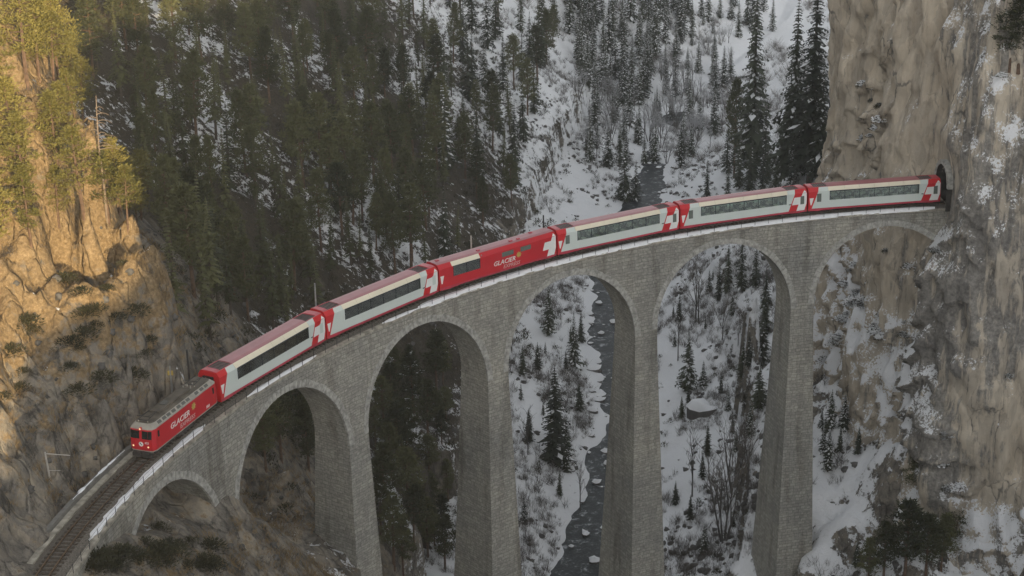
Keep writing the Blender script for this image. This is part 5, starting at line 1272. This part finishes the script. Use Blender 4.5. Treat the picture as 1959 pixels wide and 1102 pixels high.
def twig_tmpl(seed, n=22, h=2.0):
    rd = random.Random(seed); V, F = [], []
    for k in range(n):
        a, b, l_ = rd.uniform(0, 6.28), rd.uniform(.1, .9), h*rd.uniform(.5, 1); d = np.array((math.cos(a)*math.sin(b), math.sin(a)*math.sin(b), math.cos(b))); o_ = np.array((rd.uniform(-.5, .5), rd.uniform(-.5, .5), -.1)); w_ = np.cross(d, (rd.uniform(-1, 1), rd.uniform(-1, 1), .2)); w_ = w_/np.linalg.norm(w_)*.024
        m_ = len(V); V += [o_-w_, o_+w_, o_+d*l_]; F.append((m_, m_+1, m_+2))
        for q in range(2):
            p_ = o_+d*l_*rd.uniform(.3, .8); d2 = d+np.array((rd.uniform(-.8, .8), rd.uniform(-.8, .8), .2)); d2 /= np.linalg.norm(d2); m_ = len(V); V += [p_-w_*.6, p_+w_*.6, p_+d2*l_*.5]; F.append((m_, m_+1, m_+2))
    return V, F
def spots_in(x0, x1, y0, y1, n, cond, smin, smax):
    X = rng.uniform(x0, x1, n*6); Y = rng.uniform(y0, y1, n*6); ok = cond(X, Y); X, Y = X[ok][:n], Y[ok][:n]
    return [(a, b, gz(a, b), rng.uniform(smin, smax), rng.uniform(0, 6.28)) for a, b in zip(X, Y)]
def cond_valley(x, y):
    rx, _ = river_at(y); d = x-rx; return (np.abs(d) > 6.0) & (d > -75) & (fbm(x*.05, y*.05, 0, 3, 401) > -.05) & (np.abs(np.hypot(x, y)-RAD) > 6)
scatter('brush', 'grey bare brush over the snowy valley floor', twig_tmpl(1), M['twig'], spots_in(-230, 60, 85, 420, 7500, cond_valley, .4, 1.3))
def cond_bank(x, y):
    d = x-river_at(y)[0]; return (np.abs(d) > 5.6) & (d > -34) & (fbm(x*.10, y*.10, 0, 3, 415) > -.18) & (np.abs(np.hypot(x, y)-RAD) > 5)
scatter('brush', 'grey scrub poking through the snow on the banks under the viaduct', twig_tmpl(8, 20, 1.5), M['twig'], spots_in(-128, -42, 60, 250, 5200, cond_bank, .35, 1.25))
scatter('brush', 'grey bare brush far up the snowy valley', twig_tmpl(2, 26, 3.4), M['twig'], spots_in(-300, 40, 330, 760, 7000, lambda x, y: (np.abs(x-river_at(y)[0]) > 8) & (fbm(x*.03, y*.03, 0, 3, 402) > -.2), .7, 1.5))
def cond_spur(x, y):
    r = np.hypot(x, y); s = (math.pi-np.arctan2(y, x))*RAD
    return (np.abs(r-RAD) > 5.0) & (x < -88) & (y < 75)
scatter('brush', 'dry brown brush on the rock by the track', twig_tmpl(3, 18, .9), M['twig'], spots_in(-150, -85, -45, 70, 1700, cond_spur, .4, 1.3))
M['straw'] = needle_mat('dry_straw', (.16, .11, .055), (.34, .245, .125))
scatter('dry_grass', 'tufts of dry straw coloured grass on the rock by the track', twig_tmpl(6, 16, .62), M['straw'], spots_in(-150, -86, -45, 72, 5200, lambda x, y: cond_spur(x, y) & (fbm(x*.14, y*.14, 0, 3, 411) > -.12), .4, 1.2))
scatter('dry_grass', 'dry brown grass on the slope under the near arches', twig_tmpl(7, 16, .7), M['straw'], spots_in(-108, -60, -10, 60, 2600, lambda x, y: (np.abs(np.hypot(x, y)-RAD) > 3.5) & (river_at(y)[0]-x > 14), .4, 1.3))
def rock_tmpl(k): V = np.array([v.co[:] for v in BLD[k][0].vertices]); return V, [tuple(q.vertices) for q in BLD[k][0].polygons]
scatter('stones', 'loose stones on the rock slope by the track', rock_tmpl(0), M['boulder'], spots_in(-150, -85, -45, 75, 900, cond_spur, .12, .55))
scatter('stones', 'dark stones showing through the valley snow', rock_tmpl(2), M['boulder'], spots_in(-190, 0, 85, 340, 2200, lambda x, y: (np.abs(x-river_at(y)[0]) > 5) & (np.abs(np.hypot(x, y)-RAD) > 6) & (fbm(x*.08, y*.08, 0, 3, 403) > .05), .15, .75))
def cond_foot(x, y):
    return (np.abs(np.hypot(x, y)-RAD) > 5) & (fbm(x*.09, y*.09, 0, 3, 409) > -.12)
scatter('brush', 'grey bare brush at the foot of the rock wall', twig_tmpl(4, 20, 1.5), M['twig'], spots_in(-70, 15, 10, 128, 1900, cond_foot, .4, 1.3))
scatter('stones', 'dark stones at the foot of the rock wall', rock_tmpl(3), M['boulder'], spots_in(-70, 15, 10, 128, 1300, cond_foot, .15, .8))
lowb = shrub_mesh('undergrowth', 1.0, 300, M['shrub'], 0.0, 46); UV_ = [v.co[:] for v in lowb.vertices]; UF_ = [tuple(q.vertices) for q in lowb.polygons]
scatter('undergrowth', 'dark undergrowth between the pines of the left valley side', (UV_, UF_), M['shrub'], spots_in(-330, -95, 20, 330, 2300, lambda x, y: (river_at(y)[0]-x > 18) & (fbm(x*.06, y*.06, 0, 3, 404) > -.1) & (np.abs(np.hypot(x, y)-RAD) > 7), .5, 1.6))
scatter('undergrowth', 'dark scrub on the snowy banks', (UV_, UF_), M['shrub'], spots_in(-190, 0, 90, 360, 800, lambda x, y: (np.abs(x-river_at(y)[0]) > 7) & (np.abs(np.hypot(x, y)-RAD) > 6) & (fbm(x*.07, y*.07, 0, 3, 405) > .15), .35, 1.1))
scatter('undergrowth', 'dark scrub at the foot of the rock wall', (UV_, UF_), M['shrub'], spots_in(-70, 15, 10, 128, 420, cond_foot, .3, 1.0))
name_sown()
# ------------------------------------------------------------------ thin winter haze
def add_haze(density):
    lo, hi = np.array([1e9]*3), np.array([-1e9]*3)
    bpy.context.view_layer.update()
    for o in S.objects:
        if o.type != 'MESH': continue
        for c_ in o.bound_box:
            q = o.matrix_world @ Vector(c_); lo = np.minimum(lo, q); hi = np.maximum(hi, q)
    hi = np.maximum(hi, CAMP)
    mb = MB(); mb.box(lo[0]-8, hi[0]+8, lo[1]-8, hi[1]+8, lo[2]-1.0, hi[2]+6.0)
    m = bpy.data.materials.new('haze'); m.use_nodes = True; n = m.node_tree.nodes; n.remove(n['Principled BSDF']); v_ = n.new('ShaderNodeVolumePrincipled')
    v_.inputs['Density'].default_value = density; v_.inputs['Color'].default_value = (.86, .88, .90, 1); v_.inputs['Anisotropy'].default_value = .1; m.node_tree.links.new(v_.outputs[0], n['Material Output'].inputs['Volume'])
    tag(mb.build('haze', m), 'thin pale winter haze in the valley', kind='stuff')
add_haze(HAZE)
